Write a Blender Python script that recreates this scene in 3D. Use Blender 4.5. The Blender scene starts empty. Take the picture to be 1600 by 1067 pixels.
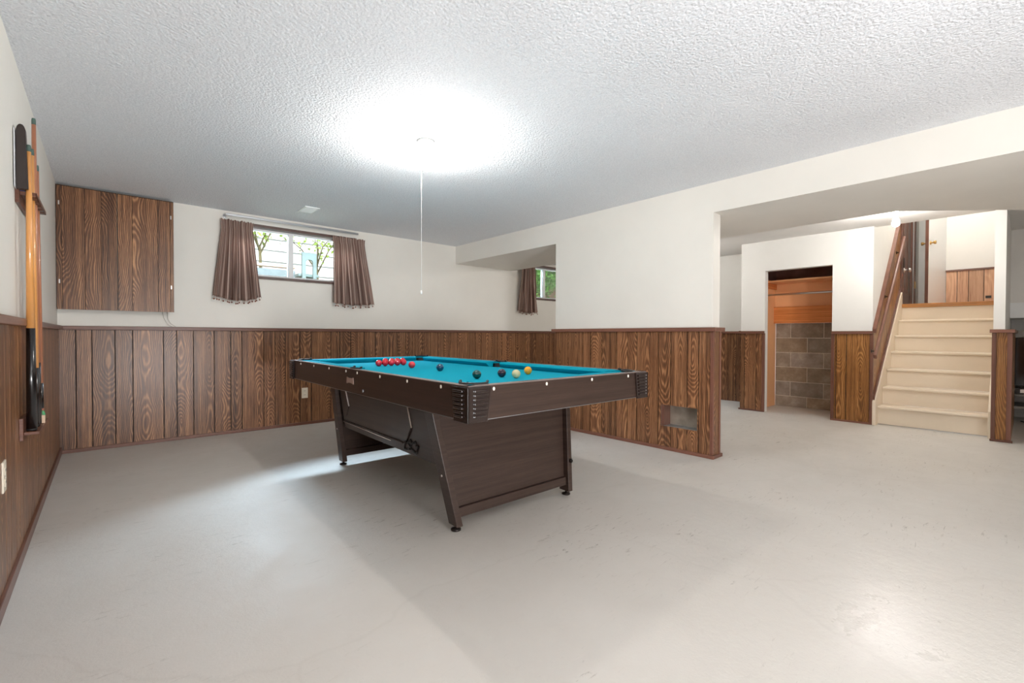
import bpy, bmesh, math, random
from math import sin, cos, pi, radians, sqrt, atan2
from mathutils import Vector, Matrix

# ------------------------------------------------------------------ camera
SC = bpy.context.scene
COL = SC.collection
FPX, YAW, PIT, ROL = 716.721, radians(41.5886), radians(-0.79985), radians(0.1586)
F = Vector((sin(YAW)*cos(PIT), cos(YAW)*cos(PIT), sin(PIT)))
R0 = Vector((cos(YAW), -sin(YAW), 0)); U0 = R0.cross(F)
Rv = R0*cos(ROL) + U0*sin(ROL); Uv = U0*cos(ROL) - R0*sin(ROL)
cam_d = bpy.data.cameras.new('camera'); cam = bpy.data.objects.new('camera', cam_d)
COL.objects.link(cam)
M = Matrix((Rv, Uv, -F)).transposed().to_4x4(); M.translation = Vector((0, 0, 1.0))
cam.matrix_world = M
cam_d.sensor_fit = 'HORIZONTAL'; cam_d.sensor_width = 36; cam_d.lens = FPX/1600*36
cam_d.clip_start = 0.02; cam_d.clip_end = 200
SC.camera = cam
SC.view_settings.view_transform = 'Standard'; SC.view_settings.look = 'None'
SC.view_settings.gamma = 1; SC.view_settings.use_curve_mapping = False
SC.view_settings.exposure = 0.13
SC.cycles.max_bounces = 10; SC.cycles.diffuse_bounces = 7; SC.cycles.glossy_bounces = 4
SC.cycles.transparent_max_bounces = 10; SC.cycles.sample_clamp_indirect = 6

# ------------------------------------------------------------------ world, sun, daylight
w = bpy.data.worlds.new('sky'); SC.world = w; w.use_nodes = True
w.node_tree.nodes['Background'].inputs[0].default_value = (0.75, 0.87, 1.0, 1)
w.node_tree.nodes['Background'].inputs[1].default_value = 1.6

def light(name, kind, loc, power, color=(1, 1, 1), **k):
    d = bpy.data.lights.new(name, kind); d.energy = power; d.color = color
    for a, b in k.items(): setattr(d, a, b)
    o = bpy.data.objects.new(name, d); COL.objects.link(o); o.location = loc
    return o
def aim(o, t):
    o.rotation_euler = (Vector(t)-o.location).to_track_quat('-Z', 'Y').to_euler()
sun = light('sun', 'SUN', (0, 0, 10), 4.6, (1, 0.96, 0.9), angle=0.02)
sun.rotation_euler = Vector((0.35, 0.62, -0.7)).to_track_quat('-Z', 'Y').to_euler()
# unseen area panels added outside each window, standing in for open sky
for x, y, zz, pw, sx in ((1.58, 5.95, 2.62, 800, 1.5), (5.75, 5.95, 2.62, 300, 1.2)):
    a = light('daylight_panel', 'AREA', (x, y, zz), pw, (0.66, 0.83, 1.0), shape='RECTANGLE', size=sx, size_y=.5)
    aim(a, (x, 5.08, 2.12))
LAMP_POWER = 720.0      # emission of the bare bulbs

fill_spot = light('ceiling_fill', 'SPOT', (0.9, -2.0, 0.40), 490, (.99, .99, 1.0), spot_size=radians(165), spot_blend=1.0, shadow_soft_size=.3)  # unseen fill spot added behind the camera to brighten ceiling and walls
aim(fill_spot, (1.0, 1.6, 2.5))

# ------------------------------------------------------------------ helpers
rng = random.Random(7)
def srgb(r, g, b):
    f = lambda c: (c/255/12.92) if c/255 <= .04045 else ((c/255+.055)/1.055)**2.4
    return (f(r), f(g), f(b), 1)
WL = {}
class MB:
    def __init__(s):
        s.bm = bmesh.new(); s.uv = s.bm.loops.layers.uv.new('UVMap')
        s.rn = s.bm.loops.layers.float_color.new('rnd')
    def face(s, pts, uvs=None, rnd=None, smooth=False):
        f = s.bm.faces.new([s.bm.verts.new(p) for p in pts])
        f.smooth = smooth
        for i, l in enumerate(f.loops):
            if uvs: l[s.uv].uv = uvs[i]
            l[s.rn] = rnd or (0.5, 0.5, 0.5, 1)
        return f
    def hexa(s, b, t, uvaxes=None, rnd=None):
        # b, t: 4 bottom and 4 top points, counter-clockwise
        vs = [s.bm.verts.new(p) for p in list(b)+list(t)]
        F_ = [(3, 2, 1, 0), (4, 5, 6, 7), (0, 1, 5, 4), (1, 2, 6, 5), (2, 3, 7, 6), (3, 0, 4, 7)]
        for q in F_:
            f = s.bm.faces.new([vs[i] for i in q])
            for l in f.loops:
                l[s.rn] = rnd or (0.5, 0.5, 0.5, 1)
                if uvaxes: l[s.uv].uv = uvaxes(l.vert.co)
        return vs
    def box(s, a, b, uvaxes=None, rnd=None):
        x0, x1 = sorted((a[0], b[0])); y0, y1 = sorted((a[1], b[1])); z0, z1 = sorted((a[2], b[2]))
        return s.hexa([(x0, y0, z0), (x1, y0, z0), (x1, y1, z0), (x0, y1, z0)],
                      [(x0, y0, z1), (x1, y0, z1), (x1, y1, z1), (x0, y1, z1)], uvaxes, rnd)
    def bar(s, p, q, w_, h_, up=(0, 0, 1)):
        p, q = Vector(p), Vector(q); d = (q-p).normalized(); u = Vector(up)
        a = d.cross(u).normalized()*w_/2; c = a.normalized().cross(d)*h_/2
        return s.hexa([p-a-c, p+a-c, p+a+c, p-a+c][::-1], [q-a-c, q+a-c, q+a+c, q-a+c][::-1])
    def prism(s, poly, ax, lo, hi, smooth=False):
        # poly: 2D points; ax: extrusion axis
        def P3(p, h):
            return {'z': (p[0], p[1], h), 'x': (h, p[0], p[1]), 'y': (p[0], h, p[1])}[ax]
        n = len(poly)
        a = [s.bm.verts.new(P3(p, lo)) for p in poly]; b = [s.bm.verts.new(P3(p, hi)) for p in poly]
        for i in range(n):
            f = s.bm.faces.new((a[i], a[(i+1) % n], b[(i+1) % n], b[i])); f.smooth = smooth
        s.bm.faces.new(a[::-1]); s.bm.faces.new(b)
    def tube(s, pts, r, seg=10, cap=True, smooth=True):
        pts = [Vector(p) for p in pts]; n = len(pts)
        rs = r if isinstance(r, (list, tuple)) else [r]*n
        rings = []
        prev = None
        for i, p in enumerate(pts):
            d = ((pts[min(i+1, n-1)]-pts[max(i-1, 0)])).normalized()
            if prev is None:
                u = Vector((0, 0, 1)) if abs(d.z) < .9 else Vector((1, 0, 0))
            else: u = prev
            a = (u-d*u.dot(d)).normalized(); b = d.cross(a); prev = a
            rings.append([s.bm.verts.new(p+(a*cos(2*pi*k/seg)+b*sin(2*pi*k/seg))*rs[i]) for k in range(seg)])
        for i in range(n-1):
            for k in range(seg):
                f = s.bm.faces.new((rings[i][k], rings[i][(k+1) % seg], rings[i+1][(k+1) % seg], rings[i+1][k])); f.smooth = smooth
        if cap:
            s.bm.faces.new(rings[0][::-1]); s.bm.faces.new(rings[-1])
    def lathe(s, prof, c=(0, 0, 0), seg=20, ax='z', cap=True):
        c = Vector(c); rings = []
        for r, h in prof:
            ring = []
            for k in range(seg):
                a = 2*pi*k/seg
                v = {'z': (r*cos(a), r*sin(a), h), 'y': (r*sin(a), h, r*cos(a)), 'x': (h, r*cos(a), r*sin(a))}[ax]
                ring.append(s.bm.verts.new(c+Vector(v)))
            rings.append(ring)
        for i in range(len(rings)-1):
            for k in range(seg):
                f = s.bm.faces.new((rings[i][k], rings[i][(k+1) % seg], rings[i+1][(k+1) % seg], rings[i+1][k])); f.smooth = True
        if cap:
            s.bm.faces.new(rings[0][::-1]); s.bm.faces.new(rings[-1])
    def ball(s, c, r, seg=20, rings=12, sc=(1, 1, 1)):
        m = Matrix.Translation(c) @ Matrix.Diagonal((r*sc[0], r*sc[1], r*sc[2], 1))
        g = bmesh.ops.create_uvsphere(s.bm, u_segments=seg, v_segments=rings, radius=1, matrix=m)
        for v in g['verts']:
            for f in v.link_faces: f.smooth = True
    def build(s, name, mat, parent=None, bevel=0, local=False, label=None, seg=2, auto=False):
        bmesh.ops.recalc_face_normals(s.bm, faces=s.bm.faces) if not auto else None
        off = Vector((0, 0, 0))
        if parent is not None:
            off = WL.get(parent.name, Vector((0, 0, 0)))
            if not local: bmesh.ops.translate(s.bm, verts=s.bm.verts, vec=-off)
        me = bpy.data.meshes.new(name); s.bm.to_mesh(me); s.bm.free()
        me.materials.append(mat)
        o = bpy.data.objects.new(name, me); COL.objects.link(o)
        if parent is not None: o.parent = parent
        WL[o.name] = off
        if bevel:
            m = o.modifiers.new('bevel', 'BEVEL'); m.width = bevel; m.segments = seg; m.limit_method = 'ANGLE'; m.angle_limit = radians(40)
        if label: o['label'] = label
        return o
def struct(o):
    o['kind'] = 'structure'; return o
def tag(o, label, cat, group=None):
    o['label'] = label; o['category'] = cat
    if group: o['group'] = group
    return o
def thing(name, loc, label, cat, group=None, rz=0):
    o = bpy.data.objects.new(name, None); COL.objects.link(o); o.empty_display_size = .1
    o.location = loc; o.rotation_euler = (0, 0, rz); WL[o.name] = Vector(loc)
    return tag(o, label, cat, group)
def dup(root, loc, label, group=None, rz=None):
    def cp(o, par):
        c = o.copy(); COL.objects.link(c)
        if par is not None: c.parent = par
        for ch in [x for x in kids.get(o.name, [])]: cp(ch, c)
        return c
    kids = {}
    for x in bpy.data.objects:
        if x.parent: kids.setdefault(x.parent.name, []).append(x)
    r = cp(root, None); r.location = loc
    if rz is not None: r.rotation_euler.z = rz
    r['label'] = label
    if group: r['group'] = group
    return r

# ------------------------------------------------------------------ materials
class N:
    def __init__(s, name):
        s.m = bpy.data.materials.new(name); s.m.use_nodes = True; s.t = s.m.node_tree
        s.b = s.t.nodes['Principled BSDF']; s.out = s.t.nodes['Material Output']
    def n(s, typ, ins=None, **k):
        x = s.t.nodes.new(typ)
        for a, v in k.items(): setattr(x, a, v)
        for a, v in (ins or {}).items():
            if isinstance(v, bpy.types.NodeSocket): s.t.links.new(v, x.inputs[a])
            else: x.inputs[a].default_value = v
        return x
    def math(s, op, a, b=0.0, c=None):
        i = {0: a, 1: b}
        if c is not None: i[2] = c
        return s.n('ShaderNodeMath', i, operation=op).outputs[0]
    def link(s, a, b): s.t.links.new(a, b)
    def ramp(s, fac, stops):
        r = s.n('ShaderNodeValToRGB', {0: fac}); e = r.color_ramp.elements
        while len(e) < len(stops): e.new(0.5)
        for i, (p, c) in enumerate(stops): e[i].position = p; e[i].color = c
        return r.outputs[0]
    def noise(s, vec, scale, detail=3, rough=.5, dist=0):
        return s.n('ShaderNodeTexNoise', {'Vector': vec, 'Scale': scale, 'Detail': detail, 'Roughness': rough, 'Distortion': dist}).outputs[0]
    def mix(s, fac, a, b, mode='MIX'):
        x = s.n('ShaderNodeMix', data_type='RGBA', blend_type=mode)
        for i, v in ((0, fac), (6, a), (7, b)):
            if isinstance(v, bpy.types.NodeSocket): s.t.links.new(v, x.inputs[i])
            else: x.inputs[i].default_value = v
        return x.outputs[2]
    def coord(s, k='Object'): return s.n('ShaderNodeTexCoord').outputs[k]
    def mapv(s, v, sc): return s.n('ShaderNodeMapping', {0: v, 3: sc}).outputs[0]
    def bump(s, h, strength, dist):
        b = s.n('ShaderNodeBump', {'Height': h, 'Strength': strength, 'Distance': dist}); s.link(b.outputs[0], s.b.inputs['Normal'])
def simple(name, col, rough=.5, metal=0, spec=.5, coat=0, vary=0.0, vscale=30):
    k = N(name); k.b.inputs['Roughness'].default_value = rough; k.b.inputs['Metallic'].default_value = metal
    k.b.inputs['Specular IOR Level'].default_value = spec; k.b.inputs['Coat Weight'].default_value = coat
    if vary:
        f = k.noise(k.coord(), vscale, 4)
        c2 = tuple(c*(1-vary) for c in col[:3])+(1,)
        k.link(k.ramp(f, [(.35, c2), (.65, col)]), k.b.inputs['Base Color'])
    else:
        k.b.inputs['Base Color'].default_value = col
    return k.m
def paint(name, col, bump=.12, scale=90, rough=.55):
    k = N(name); c = k.coord()
    n = k.noise(c, 1.3, 4, .6)
    c2 = tuple(x*.94 for x in col[:3])+(1,)
    k.link(k.ramp(n, [(.3, c2), (.65, col)]), k.b.inputs['Base Color'])
    k.b.inputs['Roughness'].default_value = rough; k.b.inputs['Specular IOR Level'].default_value = .3
    k.bump(k.noise(c, scale, 3), bump, .002)
    return k.m
def stucco(name):
    k = N(name); c = k.coord()
    d = k.noise(c, 9, 2)
    v = k.n('ShaderNodeTexVoronoi', {'Vector': c, 'Scale': 82.0, 'Randomness': 1.0}, feature='SMOOTH_F1').outputs[0]
    h = k.math('ADD', k.math('MULTIPLY', k.math('SUBTRACT', 1.0, v), .8), k.math('MULTIPLY', k.noise(c, 120, 4, .7), .9))
    big = k.noise(c, 2.2, 3)
    h = k.math('MULTIPLY', h, k.math('ADD', .55, k.math('MULTIPLY', big, .9)))
    k.bump(h, .75, .011)
    k.link(k.ramp(k.noise(c, 150, 2, .6), [(.3, srgb(222, 225, 230)), (.62, srgb(242, 244, 248))]), k.b.inputs['Base Color'])
    k.b.inputs['Roughness'].default_value = .8; k.b.inputs['Specular IOR Level'].default_value = .15
    return k.m
def floor_mat():
    k = N('painted_concrete'); c = k.coord()
    big = k.noise(c, .9, 5, .6); mid = k.noise(c, 6, 5, .65)
    base = k.ramp(big, [(.3, srgb(200, 195, 188)), (.7, srgb(208, 204, 198))])
    # scuffs: thin stretched marks in patches
    rot = k.n('ShaderNodeMapping', {0: c, 2: (0, 0, .5), 3: (5, 30, 1)}).outputs[0]
    sc = k.noise(rot, 1.5, 6, .75, .6)
    rot2 = k.n('ShaderNodeMapping', {0: c, 2: (0, 0, -.9), 3: (9, 34, 1)}).outputs[0]
    sc2 = k.noise(rot2, 1.2, 6, .75, .4)
    m = k.math('MAXIMUM', k.ramp(sc, [(.60, (0, 0, 0, 1)), (.66, (1, 1, 1, 1))]), k.ramp(sc2, [(.61, (0, 0, 0, 1)), (.67, (1, 1, 1, 1))]))
    patch = k.ramp(k.noise(c, 1.1, 3, .6), [(.46, (0.05, 0.05, 0.05, 1)), (.62, (1, 1, 1, 1))])
    m = k.math('MULTIPLY', k.math('MULTIPLY', m, patch), .8)
    col = k.mix(m, base, srgb(138, 131, 122))
    sm = k.ramp(k.noise(c, 3.1, 6, .7, .5), [(.56, (0, 0, 0, 1)), (.75, (.3, .3, .3, 1))])
    col = k.mix(sm, col, srgb(196, 190, 181))
    # faint cracks
    cw = k.n('ShaderNodeVectorMath', {0: c, 1: k.n('ShaderNodeVectorMath', {0: k.n('ShaderNodeTexNoise', {'Vector': c, 'Scale': 2.0, 'Detail': 4.0}).outputs[1], 1: (.35, .35, 0)}, operation='MULTIPLY').outputs[0]}, operation='ADD').outputs[0]
    v = k.n('ShaderNodeTexVoronoi', {'Vector': cw, 'Scale': .42}, feature='DISTANCE_TO_EDGE').outputs[0]
    cr = k.ramp(v, [(0.0, (.10, .10, .10, 1)), (.004, (0, 0, 0, 1))])
    col = k.mix(cr, col, srgb(165, 158, 150))
    k.link(col, k.b.inputs['Base Color'])
    k.link(k.mix(k.math('MULTIPLY', patch, .75), k.ramp(mid, [(.35, (.44, .44, .44, 1)), (.65, (.62, .62, .62, 1))]), (.27, .27, .27, 1)), k.b.inputs['Roughness'])
    # worn, polished spot near the walkway
    dd = k.n('ShaderNodeVectorMath', {0: k.n('ShaderNodeMapping', {0: c, 1: (-2.05, -.30, 0)}).outputs[0]}, operation='LENGTH').outputs[1]
    worn = k.ramp(k.math('ADD', dd, k.math('MULTIPLY', mid, .3)), [(.30, (1, 1, 1, 1)), (.95, (0, 0, 0, 1))])
    rr = k.mix(k.math('MULTIPLY', worn, .9), k.mix(k.math('MULTIPLY', patch, .45), k.ramp(mid, [(.35, (.44, .44, .44, 1)), (.65, (.62, .62, .62, 1))]), (.3, .3, .3, 1)), (.25, .25, .25, 1))
    k.link(rr, k.b.inputs['Roughness'])
    k.b.inputs['Specular IOR Level'].default_value = .45
    h = k.math('ADD', k.noise(c, 26, 5, .6), k.math('MULTIPLY', k.noise(c, 130, 2), .35))
    k.bump(h, .5, .003)
    return k.m
def walnut(name, dark, mid, light_, rough=.33, ring=.013, horiz=False, amp=.30, contrast=1.0):
    k = N(name)
    if horiz:
        sp = k.n('ShaderNodeSeparateXYZ', {0: k.coord()})
        u = sp.outputs[2]; v = k.math('ADD', sp.outputs[0], sp.outputs[1]); rnd = .3; rnd2 = .6; rnd3 = .5
    else:
        sp = k.n('ShaderNodeSeparateXYZ', {0: k.n('ShaderNodeUVMap', uv_map='UVMap').outputs[0]}); u, v = sp.outputs[0], sp.outputs[1]
        at = k.n('ShaderNodeSeparateXYZ', {0: k.n('ShaderNodeAttribute', attribute_name='rnd').outputs[1]})
        rnd, rnd2, rnd3 = at.outputs[0], at.outputs[1], at.outputs[2]
    def vec(x, y, z): return k.n('ShaderNodeCombineXYZ', {0: x, 1: y, 2: z}).outputs[0]
    off = k.math('MULTIPLY', rnd, 37.0)
    # flat-sawn figure: distance to a pith that wanders in and out of the cut face
    d = k.math('MULTIPLY', k.math('SUBTRACT', k.noise(vec(off, k.math('MULTIPLY', v, 1.15), 0.0), 1.0, 1, .4), .40), .42)
    w1 = k.math('MULTIPLY', k.math('SUBTRACT', k.noise(vec(k.math('MULTIPLY', u, 3.0), k.math('MULTIPLY', v, 2.6), off), 1.0, 2, .5), .5), .045)
    uu = k.math('ADD', k.math('SUBTRACT', u, k.math('MULTIPLY', k.math('SUBTRACT', rnd3, .5), .16)), w1)
    r = k.math('SQRT', k.math('ADD', k.math('MULTIPLY', uu, uu), k.math('MULTIPLY', d, d)))
    r = k.math('ADD', r, k.math('MULTIPLY', k.noise(vec(k.math('MULTIPLY', u, 30.0), k.math('MULTIPLY', v, 4.0), off), 1.0, 3), .016))
    ringv = k.math('POWER', k.math('ADD', k.math('MULTIPLY', k.math('SINE', k.math('MULTIPLY', r, 2*pi/ring)), .5), .5), 1.6)
    msk = k.noise(vec(k.math('MULTIPLY', u, 14.0), k.math('MULTIPLY', v, 2.4), off), 1.0, 3, .6)
    ringv = k.math('MULTIPLY', ringv, k.math('ADD', .25, msk))
    fib = k.noise(vec(k.math('MULTIPLY', u, 330.0), k.math('MULTIPLY', v, 7.0), off), 1.0, 3, .7)
    strk = k.noise(vec(k.math('MULTIPLY', u, 42.0), k.math('MULTIPLY', v, .7), off), 1.0, 4, .65)
    f = k.math('ADD', k.math('ADD', k.math('MULTIPLY', ringv, amp), k.math('MULTIPLY', fib, .42*contrast)), k.math('MULTIPLY', strk, .62*contrast))
    f = k.math('SUBTRACT', f, amp*.35+.52*contrast-.5)
    col = k.ramp(f, [(.30, dark), (.5, mid), (.72, light_)])
    hs = k.n('ShaderNodeHueSaturation', {'Color': col, 'Value': k.math('ADD', .80, k.math('MULTIPLY', rnd2, .40)) if not horiz else 1.0})
    k.link(hs.outputs[0], k.b.inputs['Base Color'])
    k.b.inputs['Roughness'].default_value = rough
    k.b.inputs['Specular IOR Level'].default_value = .4
    k.bump(f, .08, .001)
    return k.m
def cloth(name, col, col2, rough=.9, scale=600, sheen=0.0):
    k = N(name); c = k.coord()
    k.link(k.ramp(k.noise(c, scale, 2), [(.35, col2), (.65, col)]), k.b.inputs['Base Color'])
    k.b.inputs['Roughness'].default_value = rough; k.b.inputs['Sheen Weight'].default_value = sheen
    k.b.inputs['Specular IOR Level'].default_value = .1
    return k.m
def glass_mat():
    k = N('window_glass')
    tr = k.n('ShaderNodeBsdfTransparent', {0: (.97, .985, .98, 1)}); gl = k.n('ShaderNodeBsdfGlossy', {'Roughness': .02})
    fr = k.n('ShaderNodeFresnel', {0: 1.35})
    mx = k.n('ShaderNodeMixShader', {0: fr.outputs[0], 1: tr.outputs[0], 2: gl.outputs[0]})
    k.link(mx.outputs[0], k.out.inputs[0]); return k.m
def emit(name, col, st):
    k = N(name); k.b.inputs['Emission Color'].default_value = col; k.b.inputs['Emission Strength'].default_value = st
    k.b.inputs['Base Color'].default_value = (.9, .9, .9, 1); return k.m
def curtain_mat():
    k = N('striped_curtain')
    sp = k.n('ShaderNodeSeparateXYZ', {0: k.n('ShaderNodeUVMap', uv_map='UVMap').outputs[0]})
    u, v = sp.outputs[0], sp.outputs[1]
    n1 = k.noise(k.n('ShaderNodeCombineXYZ', {0: k.math('MULTIPLY', u, 42.0), 1: k.math('MULTIPLY', v, .8), 2: 0.0}).outputs[0], 1.0, 3, .7)
    s1 = k.ramp(k.math('SINE', k.math('MULTIPLY', u, 2*pi/.052)), [(.74, (0, 0, 0, 1)), (.9, (1, 1, 1, 1))])
    base = k.ramp(n1, [(.35, srgb(122, 98, 90)), (.5, srgb(160, 132, 122)), (.68, srgb(208, 184, 172))])
    col = k.mix(k.math('MULTIPLY', s1, .75), base, srgb(238, 218, 206))
    weave = k.noise(k.coord(), 380, 2)
    col = k.mix(k.math('MULTIPLY', weave, .25), col, srgb(96, 66, 54))
    df = k.n('ShaderNodeBsdfDiffuse', {0: col}); tl = k.n('ShaderNodeBsdfTranslucent', {0: col})
    mx = k.n('ShaderNodeMixShader', {0: .35, 1: df.outputs[0], 2: tl.outputs[0]})
    k.link(mx.outputs[0], k.out.inputs[0]); return k.m
def block_mat():
    k = N('concrete_block')
    at = k.n('ShaderNodeAttribute', attribute_name='rnd').outputs[1]
    sp = k.n('ShaderNodeSeparateXYZ', {0: at}); c = k.coord()
    base = k.ramp(k.noise(c, 7, 5, .7), [(.3, srgb(128, 112, 96)), (.55, srgb(156, 140, 122)), (.75, srgb(184, 170, 152))])
    hs = k.n('ShaderNodeHueSaturation', {'Color': base, 'Value': k.math('ADD', .8, k.math('MULTIPLY', sp.outputs[0], .35)), 'Saturation': k.math('ADD', .7, k.math('MULTIPLY', sp.outputs[1], .6))})
    k.link(hs.outputs[0], k.b.inputs['Base Color']); k.b.inputs['Roughness'].default_value = .75
    k.bump(k.noise(c, 90, 5, .7), .6, .004); return k.m
def siding_mat():
    return simple('white_siding', srgb(235, 235, 232), .6, vary=.05, vscale=6)

MAT = dict(
    wall=paint('wall_paint', srgb(229, 226, 219)), wall_bright=paint('wall_paint_white', srgb(228, 227, 223)),
    ceil=stucco('stucco_ceiling'), ceil_s=paint('smooth_ceiling_paint', srgb(232, 230, 227), .1, 60),
    floor=floor_mat(),
    walnut=walnut('walnut_paneling', srgb(66, 40, 26), srgb(116, 78, 52), srgb(180, 132, 92), ring=.0105, amp=.25),
    walnut_lamplit=walnut('lamplit_walnut_paneling', srgb(88, 54, 26), srgb(138, 92, 48), srgb(184, 134, 80), ring=.0105, amp=.25),  # same walnut, with the warm lamp tint put into its colour
    trim=walnut('walnut_trim', srgb(86, 54, 44), srgb(112, 74, 60), srgb(138, 96, 78), .35, .02, amp=0),
    pine=walnut('pine_paneling', srgb(156, 112, 84), srgb(192, 150, 118), srgb(216, 178, 146), .4, .03, amp=.1),
    laminate=walnut('dark_laminate', srgb(40, 29, 24), srgb(55, 41, 35), srgb(70, 54, 46), .34, .03, True, amp=0),
    groove=simple('groove_dark_board', srgb(22, 14, 10), .9),  # near-black board behind the plank gaps
    plastic=simple('black_plastic', srgb(42, 32, 29), .22), darkmetal=simple('dark_metal', srgb(40, 34, 32), .35, .6),
    chrome=simple('chrome', srgb(205, 200, 196), .28, 1), silver=simple('silver_inlay', srgb(206, 196, 190), .3, .2), brass=simple('brass', srgb(196, 158, 96), .28, 1),
    alu=simple('brushed_aluminium', srgb(176, 178, 182), .35, 1), pearl=simple('pearl_inlay', srgb(232, 226, 214), .3),
    felt=cloth('blue_cloth', srgb(6, 156, 178), srgb(2, 140, 164)),
    rail=simple('grey_rail_trim', srgb(128, 116, 112), .22, .3),
    rubber=simple('black_rubber', srgb(20, 18, 18), .5),
    plate=simple('nameplate', srgb(172, 150, 140), .35, .3),
    white_pl=simple('white_plastic', srgb(235, 232, 222), .35), ivory=simple('ivory_plastic', srgb(226, 216, 198), .35),
    slot=simple('outlet_slot', srgb(50, 45, 40), .5), vinyl=simple('white_vinyl', srgb(238, 240, 242), .35),
    winwood=simple('stained_window_wood', srgb(98, 76, 70), .45, vary=.25, vscale=14),
    glass=glass_mat(), curtain=curtain_mat(), fringe=simple('tassel_fringe', srgb(150, 96, 78), .9, vary=.4, vscale=120),
    stair=paint('cream_stair_paint', srgb(228, 214, 194), .25, 40, .38),
    oak=walnut('oak_nosing', srgb(120, 76, 34), srgb(166, 112, 56), srgb(196, 142, 82), .35, .03, True, amp=0),
    orange=simple('tan_closet_board', srgb(236, 178, 128), .5, vary=.06, vscale=4),
    rough_wood=walnut('rough_lumber', srgb(150, 84, 40), srgb(206, 126, 66), srgb(230, 160, 96), .55, .03, True, amp=0),
    block=block_mat(), mortar=simple('mortar', srgb(218, 206, 188), .9, vary=.2, vscale=60),
    bulb_stair=emit('lit_bulb_stair', (1.0, .96, .91, 1), LAMP_POWER*.8),
    bulb_dim=emit('lit_bulb_dim', (1.0, .96, .91, 1), LAMP_POWER*.5),
    bulb=emit('lit_bulb', (1.0, .96, .91, 1), LAMP_POWER), porcelain=simple('porcelain', srgb(240, 240, 236), .25),
    string=simple('white_cord', srgb(240, 240, 238), .6), wire=simple('grey_wire', srgb(196, 192, 184), .5),
    cue_wood=simple('maple_cue', srgb(214, 150, 84), .28, coat=.5, vary=.12, vscale=8),
    cue_red=simple('reddish_cue', srgb(172, 112, 82), .3, coat=.4, vary=.15, vscale=8),
    cue_black=simple('black_cue_butt', srgb(18, 14, 14), .25, coat=.4), cue_tip=simple('cue_tip', srgb(72, 92, 84), .7),
    duct2=simple('dull_metal_board', srgb(168, 156, 142), .35, .4, vary=.3, vscale=9),
    duct=simple('galvanised_sheet', srgb(190, 196, 202), .3, .9, vary=.25, vscale=12),
    rackwood=walnut('rack_wood', srgb(64, 36, 24), srgb(96, 58, 42), srgb(122, 80, 60), .35, .03, True, amp=0),
    doorwood=simple('dark_stained_door', srgb(108, 74, 62), .3, vary=.3, vscale=9),
    siding=siding_mat(), bark=simple('bark', srgb(96, 84, 52), .9, vary=.3, vscale=30),
    leaf=simple('yellow_green_leaf', srgb(158, 182, 74), .55, vary=.35, vscale=12), leaf2=simple('green_leaf', srgb(92, 150, 48), .55, vary=.45, vscale=12),
    grass=simple('grass_ground', srgb(126, 126, 104), .9, vary=.3, vscale=10),
    fence=simple('weathered_fence', srgb(110, 84, 62), .8, vary=.35, vscale=20),
    planter=simple('dark_planter', srgb(58, 62, 62), .5, vary=.2, vscale=10), lumber=simple('brown_board', srgb(128, 98, 80), .6, vary=.2),
    greyplastic=simple('grey_green_plastic', srgb(98, 110, 108), .5),
    greyboard=simple('grey_board', srgb(150, 146, 140), .5, vary=.2), screen=simple('black_glass', srgb(10, 9, 9), .08),
    blue_card=simple('blue_card', srgb(70, 96, 160), .4), chalk=simple('beige_chalk', srgb(214, 184, 158), .8),
    green_pl=simple('green_plastic', srgb(70, 150, 96), .35),
)
_k = MAT['leaf'].node_tree
for nm in ('leaf', 'leaf2'):
    MAT[nm].node_tree.nodes['Principled BSDF'].inputs['Subsurface Weight'].default_value = 0.0

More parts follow.
